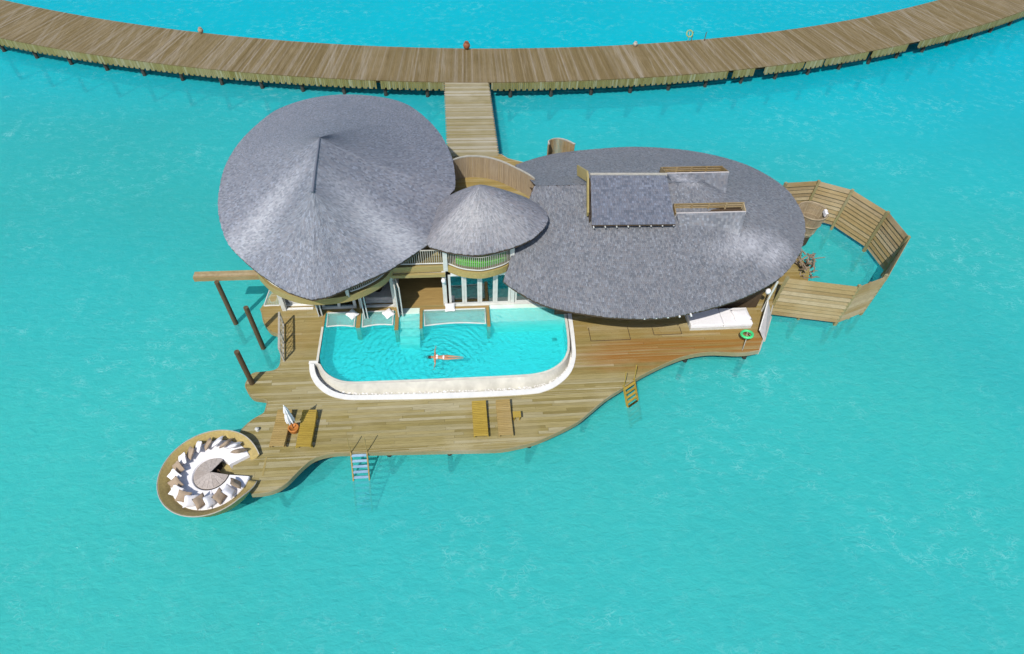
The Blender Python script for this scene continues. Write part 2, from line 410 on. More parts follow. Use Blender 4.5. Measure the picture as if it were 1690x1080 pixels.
# ------------------------------------------------------------------ plank laying
def crossings(poly_list, y):
    xs = []
    for poly in poly_list:
        n = len(poly)
        for i in range(n):
            (x0, y0), (x1, y1) = poly[i], poly[(i+1) % n]
            if (y0 <= y) != (y1 <= y): xs.append(x0+(y-y0)*(x1-x0)/(y1-y0))
    return sorted(xs)
def lay_planks(polys, y0, y1, w, lmin, lmax, gap=.007):
    """boards running along X inside the polygons (even-odd): list of four-corner outlines"""
    out = []; y = y0
    while y < y1:
        ya, yb = y+gap/2, y+w-gap/2
        a, bb, mid = crossings(polys, ya), crossings(polys, yb), crossings(polys, (ya+yb)/2)
        if (len(a) != len(mid) or len(bb) != len(mid)) and w > .06:
            out += lay_planks(polys, y, y+w-1e-6, w/4, lmin, lmax, gap=.002); y += w; continue
        if len(a) != len(mid): a = mid
        if len(bb) != len(mid): bb = mid
        if len(mid) == len(a) == len(bb) and w > .06 and any(abs(p-q) > .45 for p, q in zip(a, bb)):
            out += lay_planks(polys, y, y+w-1e-6, w/4, lmin, lmax, gap=.002); y += w; continue
        for k in range(0, len(mid)-1, 2):
            xl, xr = mid[k], mid[k+1]
            if xr-xl < .12: continue
            cuts = []; x = xl+random.uniform(.6, lmax)
            while x < xr-.7: cuts.append(x); x += random.uniform(lmin, lmax)
            L = [(a[k], bb[k])] + [(q, q) for q in cuts]; Rr = [(q, q) for q in cuts] + [(a[k+1], bb[k+1])]
            for (la, lb), (ra, rb) in zip(L, Rr):
                if ra-la < .05 or rb-lb < .05: continue
                g = gap*.6
                out.append(((la+g, ya), (ra-g, ya), (rb-g, yb), (lb+g, yb)))
        y += w
    return out
def planks_to_parts(quads, z, th, mat, parent, score, name='plank', keep=300, name_rest='planks'):
    order = sorted(range(len(quads)), key=lambda i: -score(quads[i])); top = set(order[:keep]); rest = MB()
    for i, q in enumerate(quads):
        zz = z+random.uniform(-.004, .003)
        if i in top: MB().prism(q, zz-th, zz).build(name, mat, parent)
        else: rest.prism(q, zz-th, zz)
    if rest.v: tag(rest.build(name_rest, mat, parent), kind='stuff')
def underlay(polys, y0, y1, w, z, mat, parent, name='underlay'):
    m = MB()
    for (q) in lay_planks(polys, y0, y1, w, 99, 100, gap=0.0):
        m.add([(x, y, z) for x, y in q], [(0, 1, 2, 3)])
    return m.build(name, mat, parent, recalc=False)

# ------------------------------------------------------------------ pool outline
P_IN = [(-7.86, 24.45), (-7.86, 21.2), (-7.72, 20.65), (-7.4, 20.1), (-6.85, 19.66), (-6.1, 19.42), (-4.5, 19.38), (-.7, 19.36), (2.6, 19.38), (3.7, 19.45), (4.5, 19.7), (5.15, 20.2), (5.55, 20.95), (5.68, 22.0), (5.72, 24.4)]
pool_in = [P_IN[0]] + catmull(P_IN[1:-1], 6) + [P_IN[-1]]
def seg_from(path, y_left, y_right):
    return [(-7.86, y_left)] + [p for p in path if p[1] < min(21.3, 30)] + [(5.70, y_right)]
RIM_IN = resample([(-7.86, 20.72), (-7.72, 20.62)] + [p for p in catmull(P_IN[1:-1], 8) if p[1] < 20.55] + [(5.55, 20.95), (5.65, 21.6), (5.69, 22.4), (5.71, 23.6)], 110)
RIM_OUT = resample(catmull([(-8.30, 20.68), (-8.22, 20.2), (-8.05, 19.72), (-7.72, 19.2), (-7.15, 18.68), (-6.45, 18.38), (-5.29, 18.24), (-.7, 18.1), (3.0, 18.12), (4.1, 18.3), (4.9, 18.75), (5.55, 19.45), (5.92, 20.4), (6.03, 21.4), (6.09, 22.4), (6.13, 23.6)], 8), 110)

# ------------------------------------------------------------------ deck
DECK_L = [(-11.58, 24.84), (-11.4, 24.41), (-11.19, 23.77), (-10.72, 23.12), (-10.32, 22.89), (-10.05, 22.2), (-9.83, 21.05), (-9.87, 20.53), (-10.18, 20.31), (-10.7, 20.26), (-11.17, 20.17), (-11.36, 19.56), (-11.19, 19.13), (-10.81, 18.71), (-10.14, 18.52), (-10.08, 18.01), (-10.15, 17.69), (-10.59, 17.37), (-10.9, 17.0), (-11.07, 16.7)]
DECK_F = [(-9.96, 13.42), (-9.41, 13.44), (-8.92, 13.56), (-8.5, 13.85), (-8.16, 14.28), (-7.8, 14.72), (-7.43, 15.04), (-6.97, 15.21), (-6.41, 15.29), (-5.7, 15.28), (-2.51, 15.16), (0.89, 15.04), (1.72, 15.06), (2.34, 15.16), (3.01, 15.3), (3.72, 15.55), (5.24, 16.26), (6.07, 16.86), (7.09, 17.67), (8.03, 18.25), (9.02, 18.9), (10.0, 19.41), (11.07, 19.89), (12.11, 20.24), (13.46, 20.42), (15.21, 20.27), (16.25, 20.39)]
front_edge = catmull(DECK_F, 5); left_edge = catmull(DECK_L, 4)
deck_poly = [(-11.0, 36.5), (-11.0, 26.5)] + left_edge + [(-11.05, 14.6)] + front_edge + [(17.6, 22.6), (18.2, 23.7), (20.9, 25.1), (21.7, 26.6), (21.4, 28.6), (20.2, 31.5), (18, 33.0), (9.2, 35.2), (8.5, 38.2), (6.0, 38.35), (5.38, 38.3), (4.59, 38.46), (3.56, 38.94), (3.08, 39.5), (2.9, 39.5), (-.85, 39.5), (-1.0, 36.5)]
pool_hole = [tuple(p) for p in RIM_OUT] + [(5.74, 23.6), (5.74, 24.47), (-7.9, 24.47), (-7.9, 20.68)]
deck = thing('pool_deck', (0, 17, ZD), 'weathered timber deck curving around the pool in front of the villa', 'deck', kind='structure')
quads = lay_planks([deck_poly, pool_hole], 13.4, 40.1, .158, 2.2, 5.2)
def dscore(q):
    y = q[0][1]; L = q[1][0]-q[0][0]
    return (-50 if y > 24.4 else 0) + L - .05*y
planks_to_parts(quads, ZD, .035, M['deck'], deck, dscore)
underlay([deck_poly, pool_hole], 13.4, 40.1, .158, ZD-.06, M['under'], deck)
def edge_band(path, z0, z1, th, mat, parent, name):
    P = [Vector((x, y, 0)) for x, y in path]; rings = []
    for i, p in enumerate(P):
        d = (P[min(i+1, len(P)-1)]-P[max(i-1, 0)]).normalized(); nrm = Vector((d.y, -d.x, 0))
        o = p+nrm*th
        rings.append([(p.x, p.y, z0), (o.x, o.y, z0), (o.x, o.y, z1), (p.x, p.y, z1)])
    return MB().sweep(rings, True).build(name, mat, parent)
edge_band(front_edge, ZD-.30, ZD+.006, .045, M['bridge'], deck, 'edge_board')
edge_band(left_edge, ZD-.30, ZD+.006, .045, M['bridge'], deck, 'edge_board')
edge_band([(16.25, 20.39), (17.6, 22.6), (18.2, 23.7)], ZD-.36, ZD+.006, .07, M['grey'], deck, 'edge_board')
edge_band([(8.5, 38.2), (6, 38.35), (5.38, 38.3), (4.59, 38.46), (3.56, 38.94), (3.08, 39.5)], ZD-.3, ZD+.006, .05, M['grey'], deck, 'edge_board')
for x, y in [(12.4, 20.75), (15.9, 20.8), (9.2, 19.5), (6.2, 17.5), (3, 15.8), (-1, 15.6), (-4.0, 15.7), (-7.6, 15.6), (-9.2, 14.2), (-10.7, 19.6), (-10.3, 23.6), (-11.0, 24.6), (-9.6, 20.9), (3.0, 38.9), (17.5, 23.5)]:
    MB().tube([(x, y, -2.2), (x, y, ZD-.1)], .14, 10).build('pile', M['pile'], deck, smooth=True)
# two lift-out hatches in the boards
for x0, x1, y0, y1 in [(6.95, 9.2, 21.5, 22.45), (10.6, 12.2, 21.75, 22.3)]:
    h = MB()
    for a, b2 in (((x0, y0), (x1, y0)), ((x1, y0), (x1, y1)), ((x0, y1), (x0, y0))):
        h.bar((*a, ZD+.004), (*b2, ZD+.004), .03, .02)
    h.build('hatch_trim', M['dark'], deck)

# ------------------------------------------------------------------ boardwalk
BC = np.array([4.0, 167.5]); RN, RF = 118.05, 112.1
bw = thing('boardwalk', (4, 52, 1.5), 'long curved timber boardwalk crossing the lagoon behind the villa', 'boardwalk', kind='structure')
step = .165/RN; a_mid = 0
n_b = int(1.22/step)
plank_me = MB().prism([(-.5*.158*RF/RN, 2.97), (-.5*.158, -2.97), (.5*.158, -2.97), (.5*.158*RF/RN, 2.97)], 1.45, 1.5).mesh('plank')
plank_me.materials.append(M['boardwalk'])
slat_me = MB().box(-.072, .072, -.02, .02, -.62, 0).mesh('fascia_slat'); slat_me.materials.append(M['fascia'])
rest_p, rest_s = MB(), MB()
gaps = [(24.0, 24.5), (26.6, 27.5), (31.6, 31.75), (33.6, 33.8), (38.6, 39.1), (43.2, 44.6), (-6.7, -6.35), (-.95, 2.95)]
for i in range(-n_b//2, n_b//2):
    th = i*step
    if not (-.46 < th < .62): continue
    rm = (RN+RF)/2
    def at(r, off=0.0): return (BC[0]+r*math.sin(th)+off*math.cos(th), BC[1]-r*math.cos(th)+off*math.sin(th))
    x, y = at(rm); dz = random.uniform(-.006, .006); ln = random.uniform(-.05, .05)
    if abs(i-8) < 150:
        o = bpy.data.objects.new('plank', plank_me); COL.objects.link(o); o.parent = bw
        o.location = Vector((x, y, dz))-wloc(bw)+Vector((0, 0, 0)); o.rotation_euler.z = th
    else:
        w = .158/2; c4 = [at(RF, -w*RF/RN), at(RN, -w), at(RN, w), at(RF, w*RF/RN)]
        rest_p.prism(c4, 1.45+dz, 1.5+dz)
    sx, sy = at(RN+.03)
    if any(g0 < sx < g1 for g0, g1 in gaps) : continue
    long = (i % 3 != 0)
    zl = (.70 if long else .56)*random.uniform(.97, 1.03)
    if abs(i-8) < 158:
        o = bpy.data.objects.new('fascia_slat', slat_me); COL.objects.link(o); o.parent = bw
        o.location = Vector((sx, sy, 1.44))-wloc(bw); o.rotation_euler.z = th; o.scale.z = zl/.62
    else:
        p0, p1 = at(RN+.05, -.072), at(RN+.05, .072); p2, p3 = at(RN+.01, .072), at(RN+.01, -.072)
        rest_s.prism([p0, p1, p2, p3], 1.44-zl, 1.44)
tag(rest_p.build('planks', M['boardwalk'], bw), kind='stuff')
tag(rest_s.build('fascia_slats', M['fascia'], bw), kind='stuff')
arc = lambda r, z: [(BC[0]+r*math.sin(t), BC[1]-r*math.cos(t), z) for t in np.linspace(-.46, .62, 90)]
joist = MB()
for r in (RN-.25, (RN+RF)/2, RF+.25): joist.tube(arc(r, 1.27), .14, 4)
joist.sweep([[a, b2] for a, b2 in zip(arc(RN-.05, 1.40), arc(RF+.05, 1.40))])
joist.build('joists', M['under'], bw)
for k in range(-13, 21):
    th = .005+k*.030
    for r in (RN-.28, RF+.3):
        x, y = BC[0]+r*math.sin(th), BC[1]-r*math.cos(th)
        if r > 115 and -1.2 < x < 3.1: continue
        MB().tube([(x, y, -5), (x, y, 1.3)], .16, 8).build('pile', M['pile'], bw, smooth=True)

# ------------------------------------------------------------------ link bridge
br = thing('footbridge', (1, 45, 1.4), 'short straight timber footbridge joining the boardwalk to the villa', 'footbridge', kind='structure')
y = 39.25; k = 0
while y < 49.75:
    ex = .09 if k % 2 else 0.0
    t = (y-40)/9.6
    xl, xr = -.80-.15*t-ex, 2.86-.2*t+ex
    zb_ = 1.245+.2*max(0, t); MB().box(xl, xr, y, y+.15, zb_-.035, zb_+random.uniform(-.003, .003)).build('plank', M['bridge'], br); y += .158; k += 1
MB().box(-.7, 2.6, 40.15, 49.6, 1.0, 1.19).build('joist_frame', M['under'], br)
for y in (41.5, 44.5, 47.5):
    for x in (-.5, 2.4): MB().tube([(x, y, -5), (x, y, 1.2)], .14, 8).build('pile', M['pile'], br, smooth=True)

# ------------------------------------------------------------------ villa
villa = thing('villa', (2, 28, ZD), 'two-storey overwater villa with three grey shingled roofs behind the pool', 'villa')

def roof(name, E, spine, mat, expo, w, closed=True, sag=.25, thick=.16, seam=None):
    """E: smooth eave loop (n,3); spine(e)->ridge point for each eave point"""
    E = np.array(E, float); Sp = np.array([spine(e) for e in E], float)
    n = len(E); Lh = np.linalg.norm(E-Sp, axis=1)
    Sg = np.array([sag(e) if callable(sag) else sag for e in E], float)
    def surf(idx, t):
        i0 = np.floor(idx).astype(int); f = (idx-i0)[:, None]
        i1 = (i0+1) % n if closed else np.minimum(i0+1, n-1); i0 = i0 % n
        e = E[i0]*(1-f)+E[i1]*f; s = Sp[i0]*(1-f)+Sp[i1]*f
        t = np.asarray(t)[:, None]
        sg = Sg[i0]*(1-f[:, 0])+Sg[i1]*f[:, 0]; tc = np.clip(t[:, 0], 0, 1.05)
        p = s+(e-s)*t; p[:, 2] -= sg*np.sin(np.pi*tc**.85)
        return p
    def length(idx):
        i0 = np.floor(idx).astype(int); f = idx-i0
        i1 = (i0+1) % n if closed else np.minimum(i0+1, n-1)
        return Lh[i0 % n]*(1-f)+Lh[i1]*f
    # solid deck below the shingles
    ts = np.linspace(0, 1, 25); m = MB()
    rings = []
    for i in range(n):
        top = surf(np.full(25, float(i)), ts); top[:, 2] -= .05
        bot = surf(np.array([float(i)]*3), np.array([1.0, .5, 0.0])); bot[0][2] -= thick; bot[1][2] -= thick*3; bot[2][2] -= thick*4
        rings.append([tuple(p) for p in top] + [tuple(p) for p in bot])
    m.sweep(rings, False, closed)
    ro = m.build(name, M['dark'], villa, recalc=False)
    # courses of shingles
    sh = MB(); V = []; F = []; total = n if closed else n-1
    dense = np.linspace(0, total, n*6+1)[: (n*6 if closed else None)]
    Ld = length(dense); rows = int(Ld.max()/expo)+1; rs = np.random.RandomState(3)
    for r in range(rows):
        d = r*expo; t = 1-d/Ld; ok = t > .012
        if not ok.any(): break
        P = surf(dense, np.clip(t, 0, 1))
        seg = np.linalg.norm(np.diff(np.vstack([P, P[:1]]) if closed else P, axis=0), axis=1)
        cum = np.r_[0, np.cumsum(seg)]; per = cum[-1]; cnt = max(6, int(per/w))
        pos = (np.arange(cnt+1)+rs.uniform(0, 1))/cnt*per
        pos[1:-1] += rs.uniform(-.18, .18, cnt-1)*w
        if closed: pos = pos
        else: pos = np.clip(pos, 0, per)
        dn = np.r_[dense, total] if closed else dense
        idx = np.interp(pos % per if closed else pos, cum[:len(dn)], dn)
        for k in range(cnt):
            a, b2 = idx[k], idx[k+1]
            if closed and b2 < a-1: b2 += total
            if b2-a < 1e-6 or b2-a > total*.3: continue
            q = np.array([a+(b2-a)*.055, b2-(b2-a)*.055])
            la = length(q % n if closed else q)
            jit = rs.uniform(-.02, .02) if r else rs.uniform(-.025, .02)
            tl = 1-(d+jit-.03)/la; tu = 1-(d+expo*1.25)/la
            if tl.min() < .01: continue
            lo = surf(q % n if closed else q, np.minimum(tl, 1.03)); hi = surf(q % n if closed else q, np.clip(tu, 0, 1))
            z1 = .010+rs.uniform(0, .008); lo2 = lo.copy(); lo2[:, 2] += z1; hi[:, 2] += .001+rs.uniform(0, .003); lo[:, 2] -= .02
            o = len(V); V += [lo2[0], lo2[1], hi[1], hi[0], lo[0], lo[1]]
            F += [(o, o+1, o+2, o+3), (o+4, o+5, o+1, o), (o+4, o, o+3), (o+5, o+2, o+1)]
    sh.v = [tuple(map(float, v)) for v in V]; sh.f = F
    tag(sh.build('shingles', mat, ro, recalc=False), kind='stuff')
    return ro, surf

LE = [(-7.47, 21.62, 5.2), (-8.18, 21.94, 5.2), (-8.87, 22.3, 5.25), (-10.21, 23.37, 5.35), (-11.25, 24.36, 5.5), (-12.2, 25.51, 5.75), (-12.97, 27.54, 6.0), (-13.34, 29.6, 6.05), (-13.5, 31.66, 6.0), (-13.31, 33.95, 5.9), (-12.82, 36.33, 5.65), (-11.95, 38.67, 5.4), (-10.43, 40.2, 5.25), (-8.69, 40.89, 5.2), (-6.84, 40.93, 5.2), (-4.73, 40.33, 5.25), (-3.22, 38.92, 5.5), (-1.96, 36.68, 5.8), (-1.06, 34.62, 5.9), (-0.45, 32.19, 6.0), (-0.3, 30.31, 6.05), (-0.32, 29.11, 6.05), (-0.6, 28.58, 6.0), (-.95, 27.22, 5.8), (-1.2, 25.52, 5.45)]
LE2 = [(-1.2,25.52,5.45),(-2.01,24.94,5.45),(-3.55,23.56,5.4),(-4.44,22.98,5.35),(-5.62,22.41,5.25),(-6.61,21.87,5.2),(-7.47,21.62,5.2)]
le = catmull(LE, 8)[:-1] + catmull(LE2, 8)[:-1]
R1, R2 = np.array((-6.95, 28.2, 10.0)), np.array((-7.02, 24.95, 9.2))
def spineL(e):
    f = min(1, max(0, (e[1]-24.95)/3.25)); return R2+(R1-R2)*f
roofL, surfL = roof('roof', le, spineL, M['shL'], .135, .095, sag=.28)
tag(roofL, 'large oval grey shingle roof with a ridge cap')
MB().tube([(-6.95, 28.16, 10.0), (-7.0, 26.5, 9.60), (-7.03, 24.85, 9.2)], [.05, .06, .07], 6).build('ridge_cap', M['shH'], roofL)
CE = [(-1.81, 24.91, 5.7), (-1.2, 24.46, 5.7), (-0.57, 24.21, 5.7), (0.77, 23.97, 5.7), (2.12, 24.23, 5.75), (3.1, 24.55, 5.85), (3.95, 25.05, 5.97), (4.58, 25.86, 6.1), (4.61, 26.72, 6.15), (4.03, 27.63, 6.15), (3.08, 28.43, 6.1), (1.4, 29.06, 6.0), (-0.5, 28.7, 5.9), (-1.36, 27.89, 5.8), (-1.62, 26.41, 5.75)]
roofC, surfC = roof('roof', catmull(CE, 8, True), lambda e: np.array((.96, 26.34, 8.3)), M['shC'], .15, .07, sag=-.10)
tag(roofC, 'small conical thatch-like shingle roof between the two large roofs')

RE = [(2.1, 23.44, 4.25), (2.7, 22.79, 4.2), (3.59, 22.0, 4.2), (4.33, 21.54, 4.2), (5.39, 21.15, 4.2), (7.2, 20.69, 4.2), (8.74, 20.49, 4.2), (10.33, 20.5, 4.2), (12.01, 20.8, 4.2), (13.79, 21.31, 4.2), (15.72, 22.11, 4.2), (17.46, 23.19, 4.2), (18.91, 24.63, 4.15), (19.93, 26.19, 4.1), (20.58, 27.58, 4.05), (21.0, 29.24, 3.85), (21.12, 31.39, 3.6), (20.6, 33.18, 3.4), (19.55, 34.86, 3.2), (17.85, 36.2, 3.05), (15.48, 37.07, 3.0), (12.51, 37.45, 3.0), (9.88, 37.3, 3.0), (7.25, 36.93, 3.0), (5.48, 36.26, 3.1), (3.72, 35.12, 3.3)]
def spineR(e):
    if e[1] > 28.72: return np.array((min(13.6, max(4.12, 4.12+(e[0]-3.54)*9.5/10.1)), 28.72, 6.4))
    x = min(13.6, max(4.12, 4.12+(e[0]-2.1)*9.5/11.5)); return np.array((x, 28.72, 6.4))
roofR, surfR = roof('roof', catmull(RE, 8), spineR, M['shR'], .135, .10, closed=False, sag=.0)
tag(roofR, 'large leaf-shaped grey shingle roof with sliding hatch and skylights')
_n = len(catmull(RE, 8)); _i, _t = np.meshgrid(np.linspace(0, _n-1.001, 420), np.linspace(0, 1, 160)); _P = surfR(_i.ravel(), _t.ravel())
def zR(x, y):
    """height of the right roof's surface at a plan position"""
    return float(_P[np.argmin((_P[:, 0]-x)**2+(_P[:, 1]-y)**2), 2])

# sliding hatch: raised shingled panel over the opening
def shingled_quad(m, A, B, C, D, expo=.155, w=.135, lift=.0):
    """A,B eave (left,right), C,D top (right,left)"""
    A, B, C, D = map(Vector, (A, B, C, D)); L = ((D-A).length+(C-B).length)/2; rows = int(L/expo)
    for r in range(rows):
        t0, t1 = r/rows, min(1, (r+1.3)/rows)
        l0, r0_, l1, r1_ = A.lerp(D, t0), B.lerp(C, t0), A.lerp(D, t1), B.lerp(C, t1)
        cnt = max(2, int((r0_-l0).length/w)); o = random.random()*.8
        xs_ = [0]+[min(1, max(0, (k+o)/cnt)) for k in range(cnt)]+[1]
        for a, b2 in zip(xs_, xs_[1:]):
            if b2-a < .1/cnt: continue
            e = .04*(b2-a); a += e; b2 -= e
            z = Vector((0, 0, .016+random.random()*.012)); zt = Vector((0, 0, .005))
            p = [l0.lerp(r0_, a)+z, l0.lerp(r0_, b2)+z, l1.lerp(r1_, b2)+zt, l1.lerp(r1_, a)+zt, l0.lerp(r0_, a)-zt*3, l0.lerp(r0_, b2)-zt*3]
            m.add(p, [(0, 1, 2, 3), (4, 5, 1, 0), (4, 0, 3), (5, 2, 1)])
HA, HB, HC, HD = (7.05, 25.72, 5.98), (11.68, 25.62, 5.98), (11.75, 28.98, 6.86), (7.40, 29.12, 6.86)
hm = MB()
hm.add([HA, HB, HC, HD]+[(p[0], p[1], p[2]-.09) for p in (HA, HB, HC, HD)], [(0,1,2,3),(7,6,5,4),(0,4,5,1),(1,5,6,2),(2,6,7,3),(3,7,4,0)])
hatch = hm.build('roof_hatch', M['dark'], villa); hatch['label'] = 'raised square sliding hatch panel on the right roof'
sm = MB(); shingled_quad(sm, HA, HB, HC, HD); tag(sm.build('shingles', M['shH'], hatch, recalc=False), kind='stuff')
MB().bar((7.38, 29.08, 6.87), (11.8, 28.94, 6.87), .16, .05).build('top_trim', M['grey'], hatch)
for k in range(8):
    x = 7.12+k*.635; MB().box(x, x+.06, 25.58, 25.85, 5.87, 5.915).build('rafter_tail', M['offwhite'], hatch)
for x in (7.3, 11.5): MB().bar((x, 25.9, 5.85), (x, 28.8, 6.62), .08, .25).build('hatch_rail', M['dark'], hatch)
MB().bar((6.92, 26.45, 6.12), (7.22, 28.95, 6.86), .10, .36).build('gable_board', M['honey'], hatch)
MB().bar((7.22, 28.95, 6.80), (6.98, 30.6, 6.05), .10, .6).build('gable_board', M['honey'], hatch)
MB().bar((7.02, 26.2, 5.85), (7.32, 28.9, 6.6), .05, .3).build('gable_shade_board', M['dark'], hatch)

def skylight(x0, x1, yb, yf, ys0, ys1, zt, zb):
    """an open-topped dormer: shingled apron in front, slatted well behind"""
    f0, f1 = zR(x0, ys0), zR(x1-.45, ys1)
    sk = MB().add([(x0, yf, zt), (x1, yf, zt), (x1-.45, ys1, f1-.05), (x0+.1, ys0, f0-.05), (x0, yf, zt-.5), (x1, yf, zt-.5)],
                  [(0, 3, 2, 1), (0, 4, 3), (1, 2, 5), (0, 1, 5, 4)]).build('skylight', M['shH'], villa)
    sm = MB(); shingled_quad(sm, (x0+.1, ys0, f0-.03), (x1-.42, ys1, f1-.03), (x1, yf, zt), (x0, yf, zt)); tag(sm.build('shingles', M['shR'], sk, recalc=False), kind='stuff')
    MB().box(x0-.03, x1+.03, yf, yf+.07, min(zR(x0, yf), zR(x1, yf))-.1, zt+.03).build('sill', M['sling'], sk)
    MB().box(x0, x1, yf+.075, yb-.04, zb-.42, zb-.38).build('well', M['dark'], sk)
    MB().box(x0-.05, x1+.05, yb+.02, yb+.1, zb-.5, zb-.03).build('back_board', M['dark'], sk)
    for z in (zb-.26, zb-.13, zb): MB().box(x0-.05, x1+.05, yb-.03, yb+.015, z-.03, z+.035).build('slat', M['fence'], sk)
    for k in range(5):
        x = x0+(x1-x0)*k/4; MB().box(x-.045, x+.045, yb-.06, yb-.032, zb-.45, zb+.05).build('post', M['fence'], sk)
    for x in (x0-.05, x1): MB().bar((x, yf+.07, zt-.12), (x, yb, zb-.12), .05, .3).build('cheek', M['fence'], sk)
    return sk
skylight(11.95, 15.9, 27.05, 26.45, 25.85, 25.4, 6.02, 6.20)['label'] = 'nearer long skylight slot with slatted timber guard'
skylight(12.15, 15.85, 30.85, 29.75, 29.0, 28.4, 6.3, 5.95)['label'] = 'farther long skylight slot with slatted timber guard'

# white rafter tails peeping out below the right roof
for k in range(5):
    x = 9.15+k*.62; MB().box(x, x+.08, 20.44+.02*k, 20.75, 4.10, 4.16).build('rafter_tail', M['white'], roofR)

# upper floor
BAL = [(-10.98, 25.2), (-10.88, 24.69), (-10.65, 24.27), (-9.89, 23.43), (-8.87, 22.82), (-7.92, 22.53), (-6.85, 22.52), (-5.8, 22.73), (-4.91, 23.21), (-4.2, 23.85), (-3.85, 24.55)]
BULGE = [(-.92, 24.72), (-.14, 24.26), (.55, 24.08), (1.16, 24.07), (2.16, 24.42), (2.73, 24.88)]
bal = catmull(BAL, 6); bul = catmull(BULGE, 6)
SCR = [(-.45, 32.1), (.0, 32.35), (.62, 32.5), (1.55, 32.4), (2.5, 31.95), (3.5, 31.1), (4.1, 30.5), (4.38, 30.1)]
scr = catmull(SCR, 6)
slab = bal + [(-3.85, 24.62)] + bul + [(4.0, 26.0), (4.45, 29.9)] + scr[::-1] + [(-2, 33), (-9, 33), (-11, 30)]
def fascia(path, z0, z1, mat, name, out=.0):
    return edge_band(path, z0, z1, .06, mat, villa, name)
m = MB(); m.prism(slab, ZU-.38, ZU-.03); m.build('upper_floor', M['honey'], villa)
fascia(bal, ZU-.42, ZU+.02, M['honey'], 'fascia_board'); fascia(bul, ZU-.42, ZU+.02, M['bowl'], 'fascia_board')
fascia([(-3.85, 24.62), (-.95, 24.66)], ZU-.40, ZU+.02, M['honey'], 'fascia_board')
MB().box(-3.9, -.98, 24.40, 24.56, ZU-.62, ZU-.42).build('ledge_board', M['honey'], villa)
terr = lay_planks([[(-4, 28.3), (4.42, 28.3), (4.42, 30.0)] + scr[::-1] + [(-4, 32.6)]], 28.3, 32.6, .16, 2, 5)
tdeck = MB().box(-4, 4.3, 28.3, 30.0, ZU-.027, ZU-.02).build('terrace', M['under'], villa)
for q in terr: MB().prism(q, ZU-.018, ZU+.008).build('plank', M['deck'], tdeck)

# curved timber screen round the terrace
sc = MB()
P = resample(scr, 46); 
scr_o = MB().sweep([[(x, y, 5.78), (x, y, 5.84), (x+.02, y+.12, 5.84), (x+.02, y+.12, 5.78)] for x, y in P], True).build('screen_wall', M['grey'], villa)
scr_o['label'] = 'curved screen of upright boards round the upper terrace'
for i in range(45):
    a, b2 = P[i], P[i+1]; d = (b2-a)/np.linalg.norm(b2-a); nrm = np.array((-d[1], d[0])); g = d*.006
    q = [a+g, b2-g, b2-g+nrm*.03, a+g+nrm*.03]; off = random.uniform(0, .012)*nrm
    MB().prism([tuple(x+off) for x in q], ZU-.35, 5.78).build('board', M['screen'], scr_o)

# railings
def railing(path, zb, zt, spacing, label, mat=None, posts=()):
    mat = mat or M['grey']; P = resample(path, max(2, int(np.linalg.norm(np.diff(np.array(path), axis=0), axis=1).sum()/spacing)+1))
    ra = MB().tube([(x, y, zt) for x, y in P], .035, 6).build('railing', mat, villa)
    MB().tube([(x, y, zb+.1) for x, y in P], .04, 6).build('bottom_rail', M['offwhite'], ra)
    me = None
    for x, y in P:
        if me is None:
            o = MB().box(-.017, .017, -.017, .017, zb+.1, zt).build('baluster', mat, ra); me = o
            o.location = Vector((x, y, 0))
        else: part_copy(me, ra, (x, y, 0))
    ra['label'] = label; return ra
inner = lambda path, k: [(x+(k*( -7.4-x)), y+k*(26.5-y)) for x, y in path]
railing([p for p in inner(bal, .03) if p[0] > -5.95], ZU, ZU+1.05, .115, 'curved balcony railing below the large left roof')
railing([p for p in inner(bal, .03) if p[0] <= -6.0 and p[0] < -8.3], ZU, ZU+1.05, .115, 'curved balcony railing at the far left corner')
railing([(-3.75, 24.75), (-1.05, 24.74)], ZU, ZU+1.05, .115, 'straight balcony railing between the roofs')
railing([(x, y+.06) for x, y in bul], ZU, ZU+1.05, .105, 'bowed balcony railing under the conical roof')
for x, y, z1 in ((-.95, 24.66, 5.66), (2.68, 24.85, 5.8)):
    MB().box(x-.12, x+.12, y-.1, y+.12, ZU-.35, z1).build('post', M['offwhite'], villa)
MB().box(-6.05, -5.9, 22.62, 22.78, ZU-.1, ZU+1.05).build('post', M['offwhite'], villa)

# upper rooms, set back behind the balconies
up_w = [(-10.0, 30), (-10.0, 25.6), (-9.0, 24.5), (-7.4, 24.05), (-5.8, 24.4), (-4.6, 25.4), (-2.2, 26.2), (-2.2, 30), (-3, 32), (-9, 32)]
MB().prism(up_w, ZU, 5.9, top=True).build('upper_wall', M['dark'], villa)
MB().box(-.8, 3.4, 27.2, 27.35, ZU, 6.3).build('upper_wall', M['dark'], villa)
# ground-floor walls
def wall(x0, x1, y0, y1, mat, z0=ZD, z1=ZU-.38, name='wall'): return MB().box(x0, x1, y0, y1, z0, z1).build(name, mat, villa)
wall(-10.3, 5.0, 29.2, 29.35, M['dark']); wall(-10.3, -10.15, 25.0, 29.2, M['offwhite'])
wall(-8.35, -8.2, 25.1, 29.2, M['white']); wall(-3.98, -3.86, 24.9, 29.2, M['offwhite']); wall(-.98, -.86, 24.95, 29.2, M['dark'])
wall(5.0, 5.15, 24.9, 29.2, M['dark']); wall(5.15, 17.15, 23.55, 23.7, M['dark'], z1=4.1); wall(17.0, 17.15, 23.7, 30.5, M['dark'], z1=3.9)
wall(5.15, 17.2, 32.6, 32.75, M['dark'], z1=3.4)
wall(-8.2, -3.98, 24.95, 29.2, M['floor_in'], ZD+.005, ZD+.012, 'floor'); wall(-3.86, -.98, 24.6, 29.2, M['floor_in'], ZD+.005, ZD+.013, 'floor'); wall(-.86, 5.0, 24.75, 29.2, M['floor_in'], ZD+.005, ZD+.014, 'floor')
